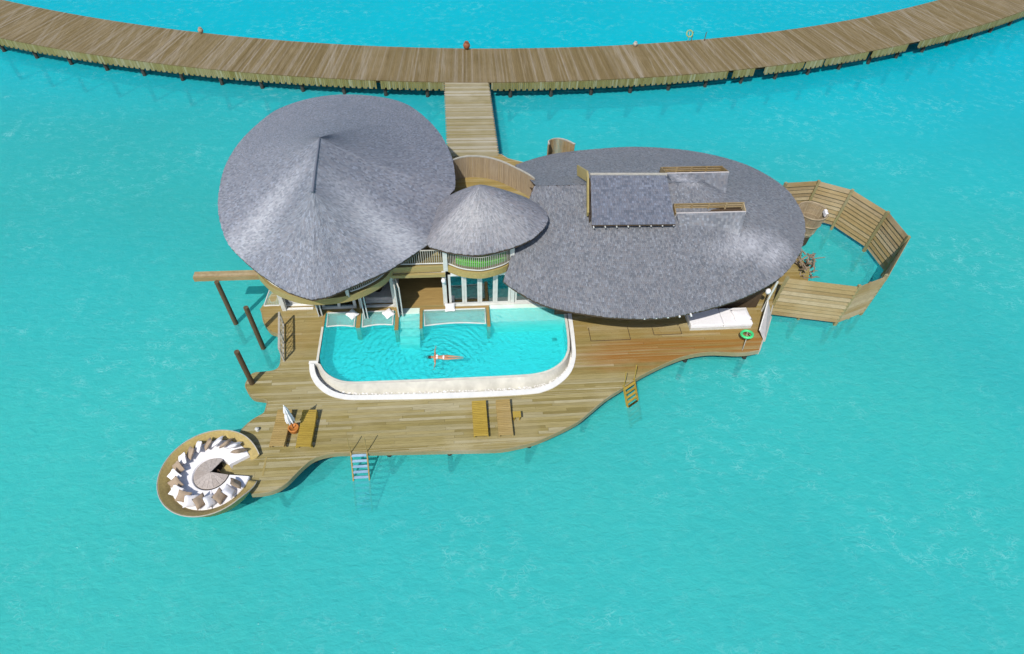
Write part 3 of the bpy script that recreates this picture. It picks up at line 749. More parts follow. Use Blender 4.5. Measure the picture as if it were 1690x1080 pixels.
wall(-10.15, -8.35, 24.9, 29.2, M['white'], ZD+.005, ZD+.015, 'floor')
# white lintel over the open bay, posts, sills
MB().box(-3.9, -1.15, 24.5, 24.66, 3.62, 3.80).build('lintel', M['white'], villa)
MB().box(-.7, 4.6, 24.52, 24.68, 3.60, 3.80).build('lintel', M['white'], villa)
for x in (-1.08, 2.78, -3.95, -5.85, -8.28, -10.2):
    MB().box(x-.11, x+.11, 24.55, 24.78, ZD, 3.95).build('column', M['offwhite'], villa)
for x in (-1.08, ): MB().lathe([(.0, 3.2), (.1, 3.22), (.13, 3.4), (.08, 3.52), (0, 3.54)], 12, x-.02, 24.42).build('wall_lamp', M['fabric'], villa, smooth=True)

def door_leaf(a, b2, z0, z1, label=None, fr=.09, th=.06, mid=False):
    a = Vector((*a, 0)); b2 = Vector((*b2, 0)); d = (b2-a).normalized(); Z = Vector((0, 0, 1))
    f = MB()
    for p in (a+d*fr/2, b2-d*fr/2): f.bar(p+Z*z0, p+Z*z1, fr, th, upv=(-d.y, d.x, 0))
    n = Vector((-d.y, d.x, 0))
    for z, hh in ((z0+.06, .12), (z1-.05, .1)): f.bar(a+d*fr+Z*z, b2-d*fr+Z*z, th*.96, hh)
    o = f.build('glass_door', M['offwhite'], villa)
    g = MB(); p0, p1 = a+d*fr, b2-d*fr
    g.add([p0+Z*(z0+.12)+n*.006, p1+Z*(z0+.12)+n*.006, p1+Z*(z1-.1)+n*.006, p0+Z*(z1-.1)+n*.006,
           p0+Z*(z0+.12)-n*.006, p1+Z*(z0+.12)-n*.006, p1+Z*(z1-.1)-n*.006, p0+Z*(z1-.1)-n*.006], [(0,1,2,3),(7,6,5,4),(0,4,5,1),(1,5,6,2),(2,6,7,3),(3,7,4,0)])
    g.build('pane', M['glass'], o); return o
xs4 = np.linspace(-.86, 2.66, 5)
for i in range(4): door_leaf((xs4[i]+.004, 24.62), (xs4[i+1]-.004, 24.62), ZD+.03, 3.6, fr=.13)
for x in (2.92, 3.82, 4.72): door_leaf((x, 24.66), (x+.88, 24.66), ZD+.03, 3.6, fr=.11)
MB().box(-.9, 5.6, 24.45, 24.76, ZD, ZD+.03).build('door_sill', M['offwhite'], villa)
# folded-back leaves standing proud of the facade
for (ax, ay, bx, by) in [(-8.5, 24.85, -8.2, 24.0), (-8.42, 24.87, -8.02, 24.05), (-5.78, 24.6, -5.62, 23.7), (-5.68, 24.6, -5.45, 23.72), (-3.86, 24.5, -3.72, 23.75), (-3.72, 24.5, -3.5, 23.8)]:
    door_leaf((ax, ay), (bx, by), ZD+.03, 3.55, fr=.08)
# two-light window with deep white frame left of the pool
wd = MB()
for x in (-8.0, -7.12, -6.24): wd.box(x-.08, x+.08, 24.62, 24.75, ZD+.02, 3.5)
wd.box(-8.08, -6.16, 24.58, 24.78, ZD+.0, ZD+.14); wd.box(-8.08, -6.16, 24.62, 24.75, 3.42, 3.52)
w_o = wd.build('window', M['offwhite'], villa)
for x0, x1 in ((-7.92, -7.2), (-7.04, -6.32)): MB().box(x0, x1, 24.68, 24.695, ZD+.14, 3.42).build('pane', M['glass'], w_o)
MB().box(-5.75, -4.0, 24.6, 24.74, ZD, ZD+.09).build('door_sill', M['white'], villa)
MB().box(-10.1, -8.6, 24.6, 24.74, ZD, ZD+.07).build('door_sill', M['white'], villa)

# ------------------------------------------------------------------ furniture glimpsed inside
o = thing('bed', (-4.9, 26, ZD), 'pale grey bed platform in the open room left of the pool steps', 'bed')
bevel(MB().box(-5.7, -4.05, 24.95, 27.2, ZD+.02, ZD+.42).build('mattress', M['sling'], o), .06)
MB().box(-5.74, -4.02, 24.9, 27.3, ZD+.015, ZD+.2).build('base', M['offwhite'], o)
o = thing('daybed', (-9.3, 26, ZD), 'white daybed in the room behind the far left folded doors', 'daybed')
bevel(MB().box(-10.0, -8.5, 25.0, 26.6, ZD+.25, ZD+.5).build('mattress', M['fabric'], o), .05); MB().box(-9.95, -8.55, 25.05, 26.6, ZD+.015, ZD+.25).build('base', M['offwhite'], o)
bevel(MB().box(-9.6, -8.8, 26.2, 26.5, ZD+.5, ZD+.85).build('cushion', M['fabric'], o), .08)
o = thing('coffee_table', (-5.0, 24.6, ZD), 'round black low table under the left balcony edge', 'table')
MB().lathe([(0, .40), (.42, .40), (.42, .45), (0, .45)], 24).build('table_top', M['hair'], o, world=False); MB().lathe([(.2, .0), (.05, .04), (.05, .4)], 12).build('pedestal', M['hair'], o, world=False)
o.location = (-4.95, 25.6, ZD+.43); 
o = thing('sofa', (.6, 26.2, ZD), 'grey sofa seen through the glass doors right of the open bay', 'sofa')
bevel(MB().box(-.5, 1.3, 26.2, 27.1, ZD+.02, ZD+.42).build('seat', M['sling'], o), .05); bevel(MB().box(-.5, 1.3, 27.0, 27.3, ZD+.3, ZD+.85).build('backrest', M['sling'], o), .05)
o = thing('green_daybed', (.9, 25.6, ZU), 'lime green cushioned daybed behind the bowed balcony railing', 'daybed')
MB().prism([(x, y+.14) for x, y in catmull(BULGE, 3)][2:-2] + [(2.3, 25.5), (-.4, 25.5)], ZU+.25, ZU+.48).build('mattress', M['green'], o)
MB().prism([(x, y+.18) for x, y in catmull(BULGE, 3)][2:-2] + [(2.3, 25.45), (-.4, 25.45)], ZU, ZU+.25).build('base', M['honey'], o)
for x in (-.2, .6, 1.4, 2.05): bevel(MB().box(x-.32, x+.32, 25.25, 25.5, ZU+.48, ZU+.95).build('back_cushion', M['green'], o), .08)

# ------------------------------------------------------------------ swimming pool
pool = thing('swimming_pool', (-1, 22, ZD), 'turquoise pool with rounded white rim and pebble gutter set in the deck', 'pool')
ZP = .08
m = MB(); n = len(pool_in)
m.sweep([[(x, y, ZD+.0), (x, y, ZP)] for x, y in pool_in], False, True); m.add([(x, y, ZP) for x, y in pool_in], [tuple(range(n))])
m.build('basin', M['tile'], pool, recalc=False)
wat = [(x*.9995-.0005, y) for x, y in pool_in]
MB().prism([(x+(.012 if x < 0 else -.012), y-(.01 if y > 22 else -.012)) for x, y in pool_in], ZP+.01, ZD-.035).build('pool_water', M['poolwater'], pool)
def ring_part(k0z, k1z_list, name, mat, smooth=False, closed=True, rin=RIM_IN, rout=RIM_OUT):
    rings = []
    for a, b2 in zip(rin, rout):
        w = np.linalg.norm(b2-a); d = (b2-a)/w
        ring = []
        for (kind, v, z) in k1z_list:
            off = v if kind == 'in' else (w-v if kind == 'out' else (w-min(.31, .16+.15*w) if kind == 'kb' else w*v))
            p = a+d*off; ring.append((p[0], p[1], z))
        rings.append(ring)
    return MB().sweep(rings, closed).build(name, mat, pool, smooth=smooth)
ring_part(0, [('in', .0, ZD-.25), ('in', .0, ZD+.03), ('in', .14, ZD+.03), ('in', .14, ZD-.25)], 'coping', M['coping'])
ring_part(0, [('in', .135, ZD+.0), ('fr', .44, .74)], 'overflow_wall', M['apron'], closed=False)
ring_part(0, [('fr', .42, .70), ('out', .16, .70)], 'gutter_floor', M['apron'], closed=False)
ring_part(0, [('kb', 0, .66), ('kb', 0, ZD+.05), ('out', -.01, ZD+.05), ('out', -.01, .66)], 'kerb', M['white'])
# upper stretches of the rim beside the house, without gutter
MB().box(-7.98, -7.86, 20.7, 23.25, ZD-.2, ZD+.03).build('coping', M['coping'], pool)
MB().box(5.71, 5.88, 23.6, 24.44, ZD-.2, ZD+.028).build('coping', M['coping'], pool)
MB().box(-8.34, -7.86, 20.68, 20.86, .7, ZD+.05).build('kerb', M['white'], pool)
pm = MB(); rs = np.random.RandomState(5)
for i in range(3400):
    k = rs.randint(0, 109); f = rs.rand(); a = RIM_IN[k]*(1-f)+RIM_IN[k+1]*f; b2 = RIM_OUT[k]*(1-f)+RIM_OUT[k+1]*f
    w = np.linalg.norm(b2-a); d = (b2-a)/w; lo, hi = .40*w, w-.22
    if hi-lo < .04: continue
    u = hi-(hi-lo)*rs.rand()**1.4; p = a+d*u; z = .71 + max(0, (.50*w-u))*.8
    r = rs.uniform(.022, .05); an = rs.rand()*6.3; sx_, sy_ = r*rs.uniform(.8, 1.5), r; zz = r*.6
    vs = []
    for q in range(5): vs.append((p[0]+sx_*math.cos(an+q*1.257), p[1]+sy_*math.sin(an+q*1.257), z))
    vs += [(p[0]+sx_*.2, p[1], z+zz), (p[0], p[1], z-zz)]
    pm.add(vs, [(q, (q+1) % 5, 5) for q in range(5)]+[((q+1) % 5, q, 6) for q in range(5)])
tag(pm.build('pebbles', M['pebble'], pool, recalc=False), kind='stuff')
# steps, shelf and timber fingers at the house side
for k in range(5):
    z = ZD+.006-.10*k-.02*k*k
    MB().box(-3.68, -2.58, 24.44-.42*(k+1), 24.44-.42*k-.004, ZP, z).build('step', M['step'], pool)
MB().box(1.46, 5.70, 24.18, 24.44, ZP, ZD+.012).build('shelf_edge', M['step'], pool); MB().box(1.46, 5.70, 23.3, 24.175, ZP, ZD-.17).build('shelf', M['step'], pool)
MB().box(5.0, 5.28, 22.5, 22.72, ZP, ZP+.01).build('drain', M['metal'], pool)
for x0, x1, y0 in ((-6.1, -5.86, 23.12), (-3.95, -3.74, 22.85), (-2.56, -2.40, 22.9), (1.24, 1.42, 22.85), (-7.98, -7.86, 23.26)):
    MB().box(x0, x1, y0, 24.45, ZP if x0 > -7.9 else .9, ZD+.008).build('timber_finger', M['floor_in'], pool)
MB().box(-7.84, -3.72, 24.30, 24.446, .95, ZD+.006).build('edge_beam', M['floor_in'], pool)
MB().box(-2.56, 1.42, 24.25, 24.446, .95, ZD+.006).build('edge_beam', M['floor_in'], pool)

# ------------------------------------------------------------------ hammock nets
def net(corner, label, sagpt, group='hammock nets'):
    """corner: four corners (back-left, back-right, front-right, front-left)"""
    bl, br_, fr_, fl = [Vector((*p, ZD+.03)) for p in corner]
    t = thing('hammock_net', tuple((bl+fr_)/2), label, 'hammock net', group)
    front = [fr_.lerp(fl, k/12)+Vector((0, sagpt*math.sin(math.pi*k/12), 0)) for k in range(13)]
    loop = [bl, br_]+front
    MB().tube(loop, .045, 6, closed=True).build('frame', M['offwhite'], t)
    m = MB(); nx = int((br_-bl).length/.055); ny = int((bl-fl).length/.055)
    def P(u, v):
        a = bl.lerp(br_, u); k = (1-u)*12; i = min(11, int(k)); b2 = front[i].lerp(front[i+1], k-i)
        p = a.lerp(b2, v); p.z -= .05*math.sin(math.pi*u)*math.sin(math.pi*v); return p
    hw = .0060
    for i in range(1, nx):
        u = i/nx; pts = [P(u, v/6) for v in range(7)]
        for a, b2 in zip(pts, pts[1:]): m.add([a+Vector((-hw,0,0)), a+Vector((hw,0,0)), b2+Vector((hw,0,0)), b2+Vector((-hw,0,0))], [(0,1,2,3)])
    for j in range(1, ny):
        v = j/ny; pts = [P(u/8, v) for u in range(9)]
        for a, b2 in zip(pts, pts[1:]): m.add([a+Vector((0,-hw,.002)), a+Vector((0,hw,.002)), b2+Vector((0,hw,.002)), b2+Vector((0,-hw,.002))], [(0,1,2,3)])
    tag(m.build('netting', M['netcord'], t, recalc=False), kind='stuff'); return t
net([(-7.74, 24.26), (-6.18, 24.26), (-6.18, 23.18), (-7.68, 23.24)], 'small hammock net in the pool corner nearest the folded left doors', .08)
net([(-5.78, 24.26), (-4.04, 24.26), (-4.06, 23.2), (-5.72, 23.12)], 'hammock net over the pool just left of the pale steps', .10)
net([(-2.32, 24.2), (1.18, 24.2), (1.16, 23.04), (-2.26, 23.04)], 'widest hammock net over the pool, right of the pale steps', .14)
net([(-11.3, 26.3), (-10.78, 26.2), (-10.5, 24.98), (-11.4, 24.98)], 'little hammock net slung over the sea at the left house corner', .02)

def pillow_mesh(w=.5, h=.5, t=.16, n=8):
    b = MB()
    for sgn in (1, -1):
        for j in range(n+1):
            for i in range(n+1):
                u, v = i/n*2-1, j/n*2-1
                puff = max(0, (1-u**4)*(1-v**4))**.55
                pinch = 1-.10*(1-abs(u*v))*max(abs(u), abs(v))**4
                b.v.append((u*w/2*pinch, v*h/2*pinch, sgn*t/2*puff))
    N = (n+1)**2
    for j in range(n):
        for i in range(n):
            a = j*(n+1)+i; b.f.append((a, a+1, a+n+2, a+n+1)); b.f.append((N+a, N+a+n+1, N+a+n+2, N+a+1))
    return b.raw('pillow', True)
PIL_W = pillow_mesh(); PIL_W.materials.append(M['fabric'])
PIL_T = pillow_mesh(); PIL_T.materials.append(M['taupe'])
def pillow(me, loc, rot, label, group, scale=1.0, nm='pillow'):
    o = bpy.data.objects.new(nm, me); COL.objects.link(o); o.location = loc; o.rotation_euler = rot; o.scale = (scale,)*3
    return tag(o, label, 'pillow', group)
pillow(PIL_W, (-6.35, 24.02, ZD+.13), (.12, 0, R(48)), 'white pillow on the small net in the left pool corner', 'white pillows at the pool nets', 1.15)
pillow(PIL_W, (-4.33, 23.98, ZD+.13), (.12, 0, R(40)), 'white pillow on the net just left of the pool steps', 'white pillows at the pool nets', 1.15)
pillow(PIL_W, (-.83, 24.28, ZD+.14), (.15, 0, R(2)), 'white pillow at the back edge of the widest pool net', 'white pillows at the pool nets', 1.15)

# ------------------------------------------------------------------ floating swimmer
def skin_body(name, verts, edges, radii, mat, parent, root=0, sub=2):
    me = bpy.data.meshes.new(name); me.from_pydata(verts, edges, []); me.update()
    o = bpy.data.objects.new(name, me); COL.objects.link(o); o.parent = parent
    bpy.context.view_layer.objects.active = o
    sk = o.modifiers.new('skin', 'SKIN'); sk.use_smooth_shade = True
    for i, r in enumerate(radii):
        d = me.skin_vertices[0].data[i]; d.radius = r if isinstance(r, tuple) else (r, r); d.use_root = (i == root)
    sb = o.modifiers.new('sub', 'SUBSURF'); sb.levels = sub; sb.render_levels = sub
    me.materials.append(mat); return o
per = thing('person', (-1.25, 20.80, ZD-.055), 'person in a white bikini floating face up with arms spread in the pool', 'person', rz=R(-3))
BX = [(0, 0, .0), (.16, 0, .015), (.30, 0, .035), (-.16, .095, 0), (-.55, .075, -.005), (-.92, .05, -.02), (-1.02, .05, -.02), (-1.10, .045, .0),
      (-.16, -.095, 0), (-.55, -.07, -.005), (-.92, -.045, -.02), (-1.02, -.045, -.02), (-1.10, -.04, .0),
      (.44, 0, .03), (.53, 0, .03), (.62, 0, .05), (.70, 0, .05), (.44, .17, .02), (.47, .43, .0), (.45, .67, -.005), (.45, .76, -.005),
      (.44, -.17, .02), (.40, -.42, .0), (.45, -.67, -.005), (.45, -.76, -.005)]
BX = [(-x, y, z) for x, y, z in BX]
BE = [(0,1),(1,2),(0,3),(3,4),(4,5),(5,6),(6,7),(0,8),(8,9),(9,10),(10,11),(11,12),(2,13),(13,14),(14,15),(15,16),(13,17),(17,18),(18,19),(19,20),(13,21),(21,22),(22,23),(23,24)]
BR = [(.155,.10),(.115,.085),(.135,.10),(.085,.085),(.055,.06),(.04,.045),(.035,.035),(.025,.02),(.085,.085),(.055,.06),(.04,.045),(.035,.035),(.025,.02),(.13,.09),(.048,.05),(.08,.085),(.072,.08),(.06,.06),(.042,.042),(.03,.028),(.03,.015),(.06,.06),(.042,.042),(.03,.028),(.03,.015)]
body = skin_body('body', BX, BE, BR, M['skin'], per)
fing = MB()
for sg in (1, -1):
    for k, (dx, L) in enumerate(((-.03, .07), (-.01, .085), (.012, .08), (.032, .06))):
        fing.tube([(-.45+dx, sg*.76, -.005), (-.45+dx*1.3, sg*(.76+L*.6), .002), (-.45+dx*1.4, sg*(.76+L), -.004)], [.010, .009, .006], 5)
    fing.tube([(-.41, sg*.69, 0), (-.385, sg*.74, .005), (-.38, sg*.775, .003)], [.011, .010, .007], 5)
fing.build('fingers', M['skin'], per, smooth=True, world=False)
def ellip(cx, cy, cz, rx, ry, rz, nu=14, nv=10, z_cut=None):
    return [[(cx+rx*math.cos(a)*math.sin(b2), cy+ry*math.sin(a)*math.sin(b2), cz+rz*math.cos(b2)) for b2 in np.linspace(.02, math.pi-.02, nv)] for a in np.linspace(0, 2*math.pi, nu, endpoint=False)]
MB().sweep(ellip(-.70, 0, .03, .115, .092, .095), False, True).build('hair', M['hair'], per, smooth=True, world=False)
MB().sweep(ellip(-.83, .01, -.005, .09, .12, .02), False, True).build('hair', M['hair'], per, smooth=True, world=False)
fc = MB(); 
for sg in (1, -1): fc.sweep(ellip(-.655, sg*.032, .126, .008, .014, .006, 8, 6), False, True)
fc.build('eyes', M['hair'], per, smooth=True, world=False)
nz = MB(); nz.sweep(ellip(-.63, 0, .135, .022, .012, .02, 8, 6), False, True)
nz.build('nose', M['skin'], per, smooth=True, world=False)
MB().sweep(ellip(-.595, 0, .124, .007, .022, .006, 8, 6), False, True).build('mouth', M['terracotta'], per, smooth=True, world=False)
bk = MB()
for sg in (1, -1): bk.sweep(ellip(-.325, sg*.068, .092, .066, .066, .06, 12, 8), False, True)
bk.tube([(-.33, a*.145, .115-abs(a)*.09) for a in np.linspace(-1, 1, 9)], .016, 6)
bk.build('bikini_top', M['fabric'], per, smooth=True, world=False)
MB().sweep(ellip(.02, 0, .045, .075, .150, .066, 14, 8), False, True).build('bikini_bottom', M['fabric'], per, smooth=True, world=False)

# ------------------------------------------------------------------ sun loungers
def lounger(loc, rz, mat, label, back=.10):
    t = thing('sun_lounger', loc, label, 'sun lounger', 'wooden sun loungers on the deck', rz)
    W2, L2 = .33, 1.0
    for s in (-1, 1): MB().box(s*W2-.03 if s > 0 else -W2-.03, W2+.03 if s > 0 else -W2+.03, -L2, L2, .20, .30).build('side_rail', mat, t, world=False)
    leg = None
    for sx in (-1, 1):
        for y in (-.82, .25, .82): MB().box(sx*(W2-.005)-.03, sx*(W2-.005)+.03, y-.04, y+.04, 0, .20).build('leg', mat, t, world=False)
    n = 20; pitch = 2*L2/n
    sl = None
    for k in range(n):
        y = -L2+pitch*(k+.5); z = .305
        rx = 0
        if y > .3: z += (y-.3)*back; rx = math.atan(back)
        if sl is None:
            sl = MB().box(-W2-.02, W2+.02, -pitch*.42, pitch*.42, 0, .025).build('slat', mat, t, world=False); sl.location = (0, y, z); sl.rotation_euler = (rx, 0, 0)
        else: part_copy(sl, t, (0, y, z), (rx, 0, 0))
    return t
lounger((-9.06, 16.62, ZD), R(-3), M['lounger_dull'], 'slatted wooden lounger left of the closed white parasol')
lounger((-7.83, 16.52, ZD), R(-2), M['lounger'], 'slatted wooden lounger right of the closed white parasol', .16)
lounger((.56, 16.62, ZD), R(1), M['lounger'], 'bright yellowish lounger, left one of the pair in front of the pool')
lounger((1.77, 16.60, ZD), R(1), M['lounger_dull'], 'duller brown lounger, right one of the pair in front of the pool', .16)
def side_table(x, y, label):
    t = thing('side_table', (x, y, ZD), label, 'side table')
    MB().box(-.2, .2, -.17, .17, .34, .38).build('top', M['lounger'], t, world=False)
    for sx in (-.14, .14):
        MB().box(sx-.02, sx+.02, -.13, .13, 0, .34).build('leg', M['lounger'], t, world=False)
side_table(2.40, 16.72, 'small square yellowish table right of the duller lounger')

# parasol in its pot
t = thing('planter', (-8.47, 16.60, ZD), 'orange terracotta tub standing between the two left loungers', 'planter')
MB().lathe([(0, .0), (.17, 0), (.23, .12), (.25, .28), (.26, .36), (.20, .37), (.19, .30), (0, .28)], 24).build('tub', M['terracotta'], t, smooth=True, world=False)
t = thing('parasol', (-8.47, 16.60, ZD+.28), 'closed white parasol standing in the orange tub between loungers', 'parasol')
MB().tube([(0, 0, 0), (0, 0, 1.95)], .022, 8).build('pole', M['dark'], t, world=False)
fold = MB(); N = 28; rings = []
for z, r, d in ((.62, .15, .38), (.80, .165, .36), (1.1, .14, .3), (1.3, .11, .22), (1.36, .105, .12), (1.45, .12, .25), (1.65, .09, .25), (1.85, .045, .2), (1.93, .015, 0)):
    rings.append([(r*(1+d*math.sin(a*7+z*.6))*math.cos(a), r*(1+d*math.sin(a*7+z*.6))*math.sin(a), z-.04*math.sin(a*7)*(z < .7)) for a in np.linspace(0, 2*math.pi, N*2, endpoint=False)])
fold.sweep([list(r) for r in zip(*rings)], False, True).build('canopy', M['fabric'], t, smooth=True, world=False)
MB().lathe([(0, 1.92), (.03, 1.93), (.03, 1.98), (0, 2.02)], 10).build('finial', M['white'], t, world=False)
MB().tube([(.108*math.cos(a), .108*math.sin(a), 1.36) for a in np.linspace(0, 2*math.pi, 16, endpoint=False)], .012, 5, closed=True).build('tie', M['sling'], t, world=False)
t = thing('deck_light', (-10.27, 16.74, ZD), 'tiny pale metal lantern on the deck beside the round lounge', 'lantern')
MB().lathe([(0, 0), (.09, 0), (.07, .1), (.1, .16), (.03, .22), (0, .23)], 12).build('body', M['offwhite'], t, world=False)

# ------------------------------------------------------------------ round sunken lounge
FC = Vector((-11.85, 14.42, 0))
A0, A1 = R(24), R(347)          # the shell runs from A0 round to A1, open towards the deck
lo = thing('round_lounge', (FC.x, FC.y, .3), 'round wooden bowl lounge at the deck tip with a gap for entering', 'lounge')
NB = 84; rings = []
for i in range(NB+1):
    a = A0+(A1-A0)*i/NB; f = min(i, NB-i)/NB; e = min(1, f/.10); e = e*e*(3-2*e)
    front = .5-.5*math.cos(a-R(290))
    rim = 1.40+.26*e+.10*(1-front)*e; ro = 2.20+.06*math.cos(a-R(250)); ri = 1.78
    zi = 1.28+.16*e
    ro = 2.20+.04*math.cos(a-R(250)); ri = 1.74; zi = 1.36
    prof = [(1.1, .25), (1.5, .42), (1.85, .85), (ro-.03, rim-.08), (ro, rim-.02), (ro-.02, rim), (ro-.06, rim), (ro-.09, rim-.03), ((ro+ri)/2, zi*.48+rim*.52), (ri, zi), (ri-.03, 1.0)]
    rings.append([(FC.x+r*math.cos(a), FC.y+r*math.sin(a), z) for r, z in prof])
sh_ = MB().sweep(rings, False); sh_.f += [tuple(range(11))[::-1], tuple(range(NB*11, NB*11+11))]
sh_.build('shell', M['bowl'], lo, smooth=True)
MB().tube([r[5] for r in rings], .028, 6).build('rim', M['grey'], lo, smooth=True)
MB().lathe([(0, .98), (1.8, .98)], 48, FC.x, FC.y).build('floor', M['honey'], lo)
MB().add([(FC.x+.6*math.cos(R(2)), FC.y-.06, 1.0), (FC.x+2.3, FC.y-.15, ZD+.01), (FC.x+2.3, FC.y+.85, ZD+.01), (FC.x+.75, FC.y+.35, 1.0)], [(0, 1, 2, 3)]).build('entry_ramp', M['honey'], lo)
def annular(a0, a1, r0_, r1_, z0, z1, n=40, cut0=0, cut1=0):
    rings = []
    for i in range(n+1):
        a = a0+(a1-a0)*i/n
        rings.append([(FC.x+r*math.cos(a), FC.y+r*math.sin(a), z) for r, z in ((r0_, z0), (r0_, z1-.05), (r0_+.05, z1), (r1_-.03, z1), (r1_, z1-.04), (r1_, z0))])
    return MB().sweep(rings, True)
annular(R(30), R(283), .80, 1.76, 1.0, 1.42).build('seat_cushion', M['fabric'], None, smooth=False)
tag(bpy.data.objects['seat_cushion'], 'long curved white seat cushion filling most of the round lounge', 'cushion', 'round lounge seat cushions')
c2 = annular(R(284), R(352), .80, 1.76, 1.0, 1.42).build('seat_cushion', M['fabric'], None)
tag(c2, 'shorter curved white seat cushion on the lower side of the lounge entrance', 'cushion', 'round lounge seat cushions')
ORD = 'first second third fourth fifth sixth seventh eighth ninth tenth eleventh'.split()
NP = 19; cw = {'w': 0, 't': 0}
for k in range(NP):
    a = R(41)+R(291)*k/(NP-1)
    taupe = (k % 2 == 0)
    key = 't' if taupe else 'w'; nm = 'taupe' if taupe else 'white'; lab = f'{nm} pillow in the round lounge, {ORD[cw[key]]} {nm} one counted anticlockwise from the entrance'
    cw[key] += 1
    r = 1.47+.05*(k % 2); tilt = R(40)+R(random.uniform(-8, 8))
    rot = Matrix.Rotation(a+R(90)+R(random.uniform(-8, 8))+R(14), 3, 'Z') @ Matrix.Rotation(tilt, 3, 'X') @ Matrix.Rotation(R(34+random.uniform(-8, 8)), 3, 'Y') @ Matrix.Rotation(R(random.uniform(-14, 14)), 3, 'Z')
    pillow(PIL_T if taupe else PIL_W, (FC.x+r*math.cos(a), FC.y+r*math.sin(a), 1.42+.25), rot.to_euler(), lab, 'pillows round the lounge', 1.12)
# slatted conical table with a wedge left out
ft = thing('fire_table', (FC.x+.02, FC.y-.02, 1.0), 'round grey slatted table with a dark wedge opening in the lounge centre', 'table')
TA0, TA1 = R(62), R(352)
for k in range(14):
    a0 = TA0+(TA1-TA0)*k/14+.008; a1 = TA0+(TA1-TA0)*(k+1)/14-.008; R_ = .76; zt = .60; ze = .47
    m = MB(); v = [(.03*math.cos(a0), .03*math.sin(a0), zt), (.03*math.cos(a1), .03*math.sin(a1), zt), (R_*math.cos(a1), R_*math.sin(a1), ze), (R_*math.cos((a0+a1)/2)*1.006, R_*math.sin((a0+a1)/2)*1.006, ze), (R_*math.cos(a0), R_*math.sin(a0), ze)]
    m.add(v+[(x, y, z-.035) for x, y, z in v], [(0, 4, 3, 2, 1), (5, 6, 7, 8, 9), (0, 1, 6, 5), (1, 2, 7, 6), (2, 3, 8, 7), (3, 4, 9, 8), (4, 0, 5, 9)]); m.build('slat', M['table'], ft, world=False)
MB().lathe([(.60, 0), (.64, .42), (.60, .42), (.55, .05), (0, .05)], 40, 0, 0, TA0, TA1).build('drum', M['dark'], ft, world=False)
MB().tube([(.75*math.cos(a), .75*math.sin(a), .445) for a in np.linspace(TA0, TA1, 40)], .03, 6).build('rim', M['table'], ft, world=False)
MB().lathe([(0, .1), (.3, .1), (.34, .3), (.30, .3), (.25, .14), (0, .14)], 20).build('fire_bowl', M['dark'], ft, world=False)

# ------------------------------------------------------------------ mooring poles and beam
def pole(x, y, z0, z1, label, r=.135, lean=(0, 0)):
    o = MB().tube([(x, y, z0), (x, y, .1), (x+lean[0]*.5, y+lean[1]*.5, z1*.5), (x+lean[0], y+lean[1], z1)], [r*1.05, r, r*.97, r*.95], 12).build('mooring_pole', M['darkpost'], smooth=False)
    return tag(o, label, 'pole', 'dark round poles left of the deck')
pole(-13.28, 24.8, -2.4, 3.45, 'dark round pole in the sea carrying the long horizontal beam')
pole(-11.39, 22.88, -2.4, 3.42, 'free-standing dark pole in the sea beside the deck railing')
pole(-11.06, 19.58, .9, ZD+2.65, 'short dark pole standing on the rounded left deck corner')
t = thing('beam', (-13, 25.5, 3.5), 'long horizontal timber beam running from the left balcony to the sea pole', 'beam')
for dy, dz in ((.0, 0), (.19, .0)): MB().box(-14.5, -10.75, 25.05+dy, 25.05+dy+.175, 3.45, 3.66-.01*dy).build('plank', M['fence'], t)
MB().box(-14.5, -10.75, 24.96, 25.04, 3.36, 3.64).build('plank', M['fence'], t)

# deck railing seen almost edge on
t = thing('deck_railing', (-10.0, 22.4, ZD), 'weathered white rope railing on the left deck edge beside the sea poles', 'railing')
ga, gb = Vector((-10.05, 23.45, ZD)), Vector((-9.66, 20.95, ZD)); Zv = Vector((0, 0, 1))
for f in (0, .5, 1): MB().bar(ga.lerp(gb, f), ga.lerp(gb, f)+Zv*1.12, .08, .08).build('post', M['grey'], t)
MB().bar(ga+Zv*1.12, gb+Zv*1.12, .10, .05).build('top_rail', M['grey'], t); MB().bar(ga+Zv*.15, gb+Zv*.15, .06, .06).build('bottom_rail', M['grey'], t)
for k in range(7):
    f = k/7; a, b2 = ga.lerp(gb, f), ga.lerp(gb, f+1/7)
    MB().tube([a+Zv*1.08, b2+Zv*.16], .016, 5).build('rope', M['grey'], t); MB().tube([b2+Zv*1.08, a+Zv*.16], .016, 5).build('rope', M['grey'], t)

# ------------------------------------------------------------------ swim ladders
def swim_ladder(loc, rz, label, tread, rail, n_tr, drop, run, rail_h):
    t = thing('swim_ladder', loc, label, 'ladder', 'swim ladders on the deck edge', rz); w = .38
    for s in (-1, 1):
        MB().bar((s*w, .05, .02), (s*w, -run, -drop), .06, .12).build('stringer', rail, t, world=False)
        MB().tube([(s*w, .02, -.1), (s*w, .05, rail_h*.5), (s*w, .14, rail_h)], .022, 6).build('handrail', rail, t, world=False)
    for k in range(n_tr):
        f = (k+.5)/n_tr
        MB().box(-w+.03, w-.03, -run*f-.07, -run*f+.05, -drop*f-.02, -drop*f+.02).build('tread', tread, t, world=False)
    return t
swim_ladder((-5.28, 15.22, ZD+.03), 0, 'swim ladder with pale blue treads on the front deck edge', M['bluestep'], M['lounger_dull'], 11, 2.7, 1.75, 1.15)
swim_ladder((8.52, 18.52, ZD+.03), R(33), 'yellowish wooden swim ladder on the curved right deck edge', M['lounger'], M['lounger'], 9, 2.5, 1.15, 1.15)

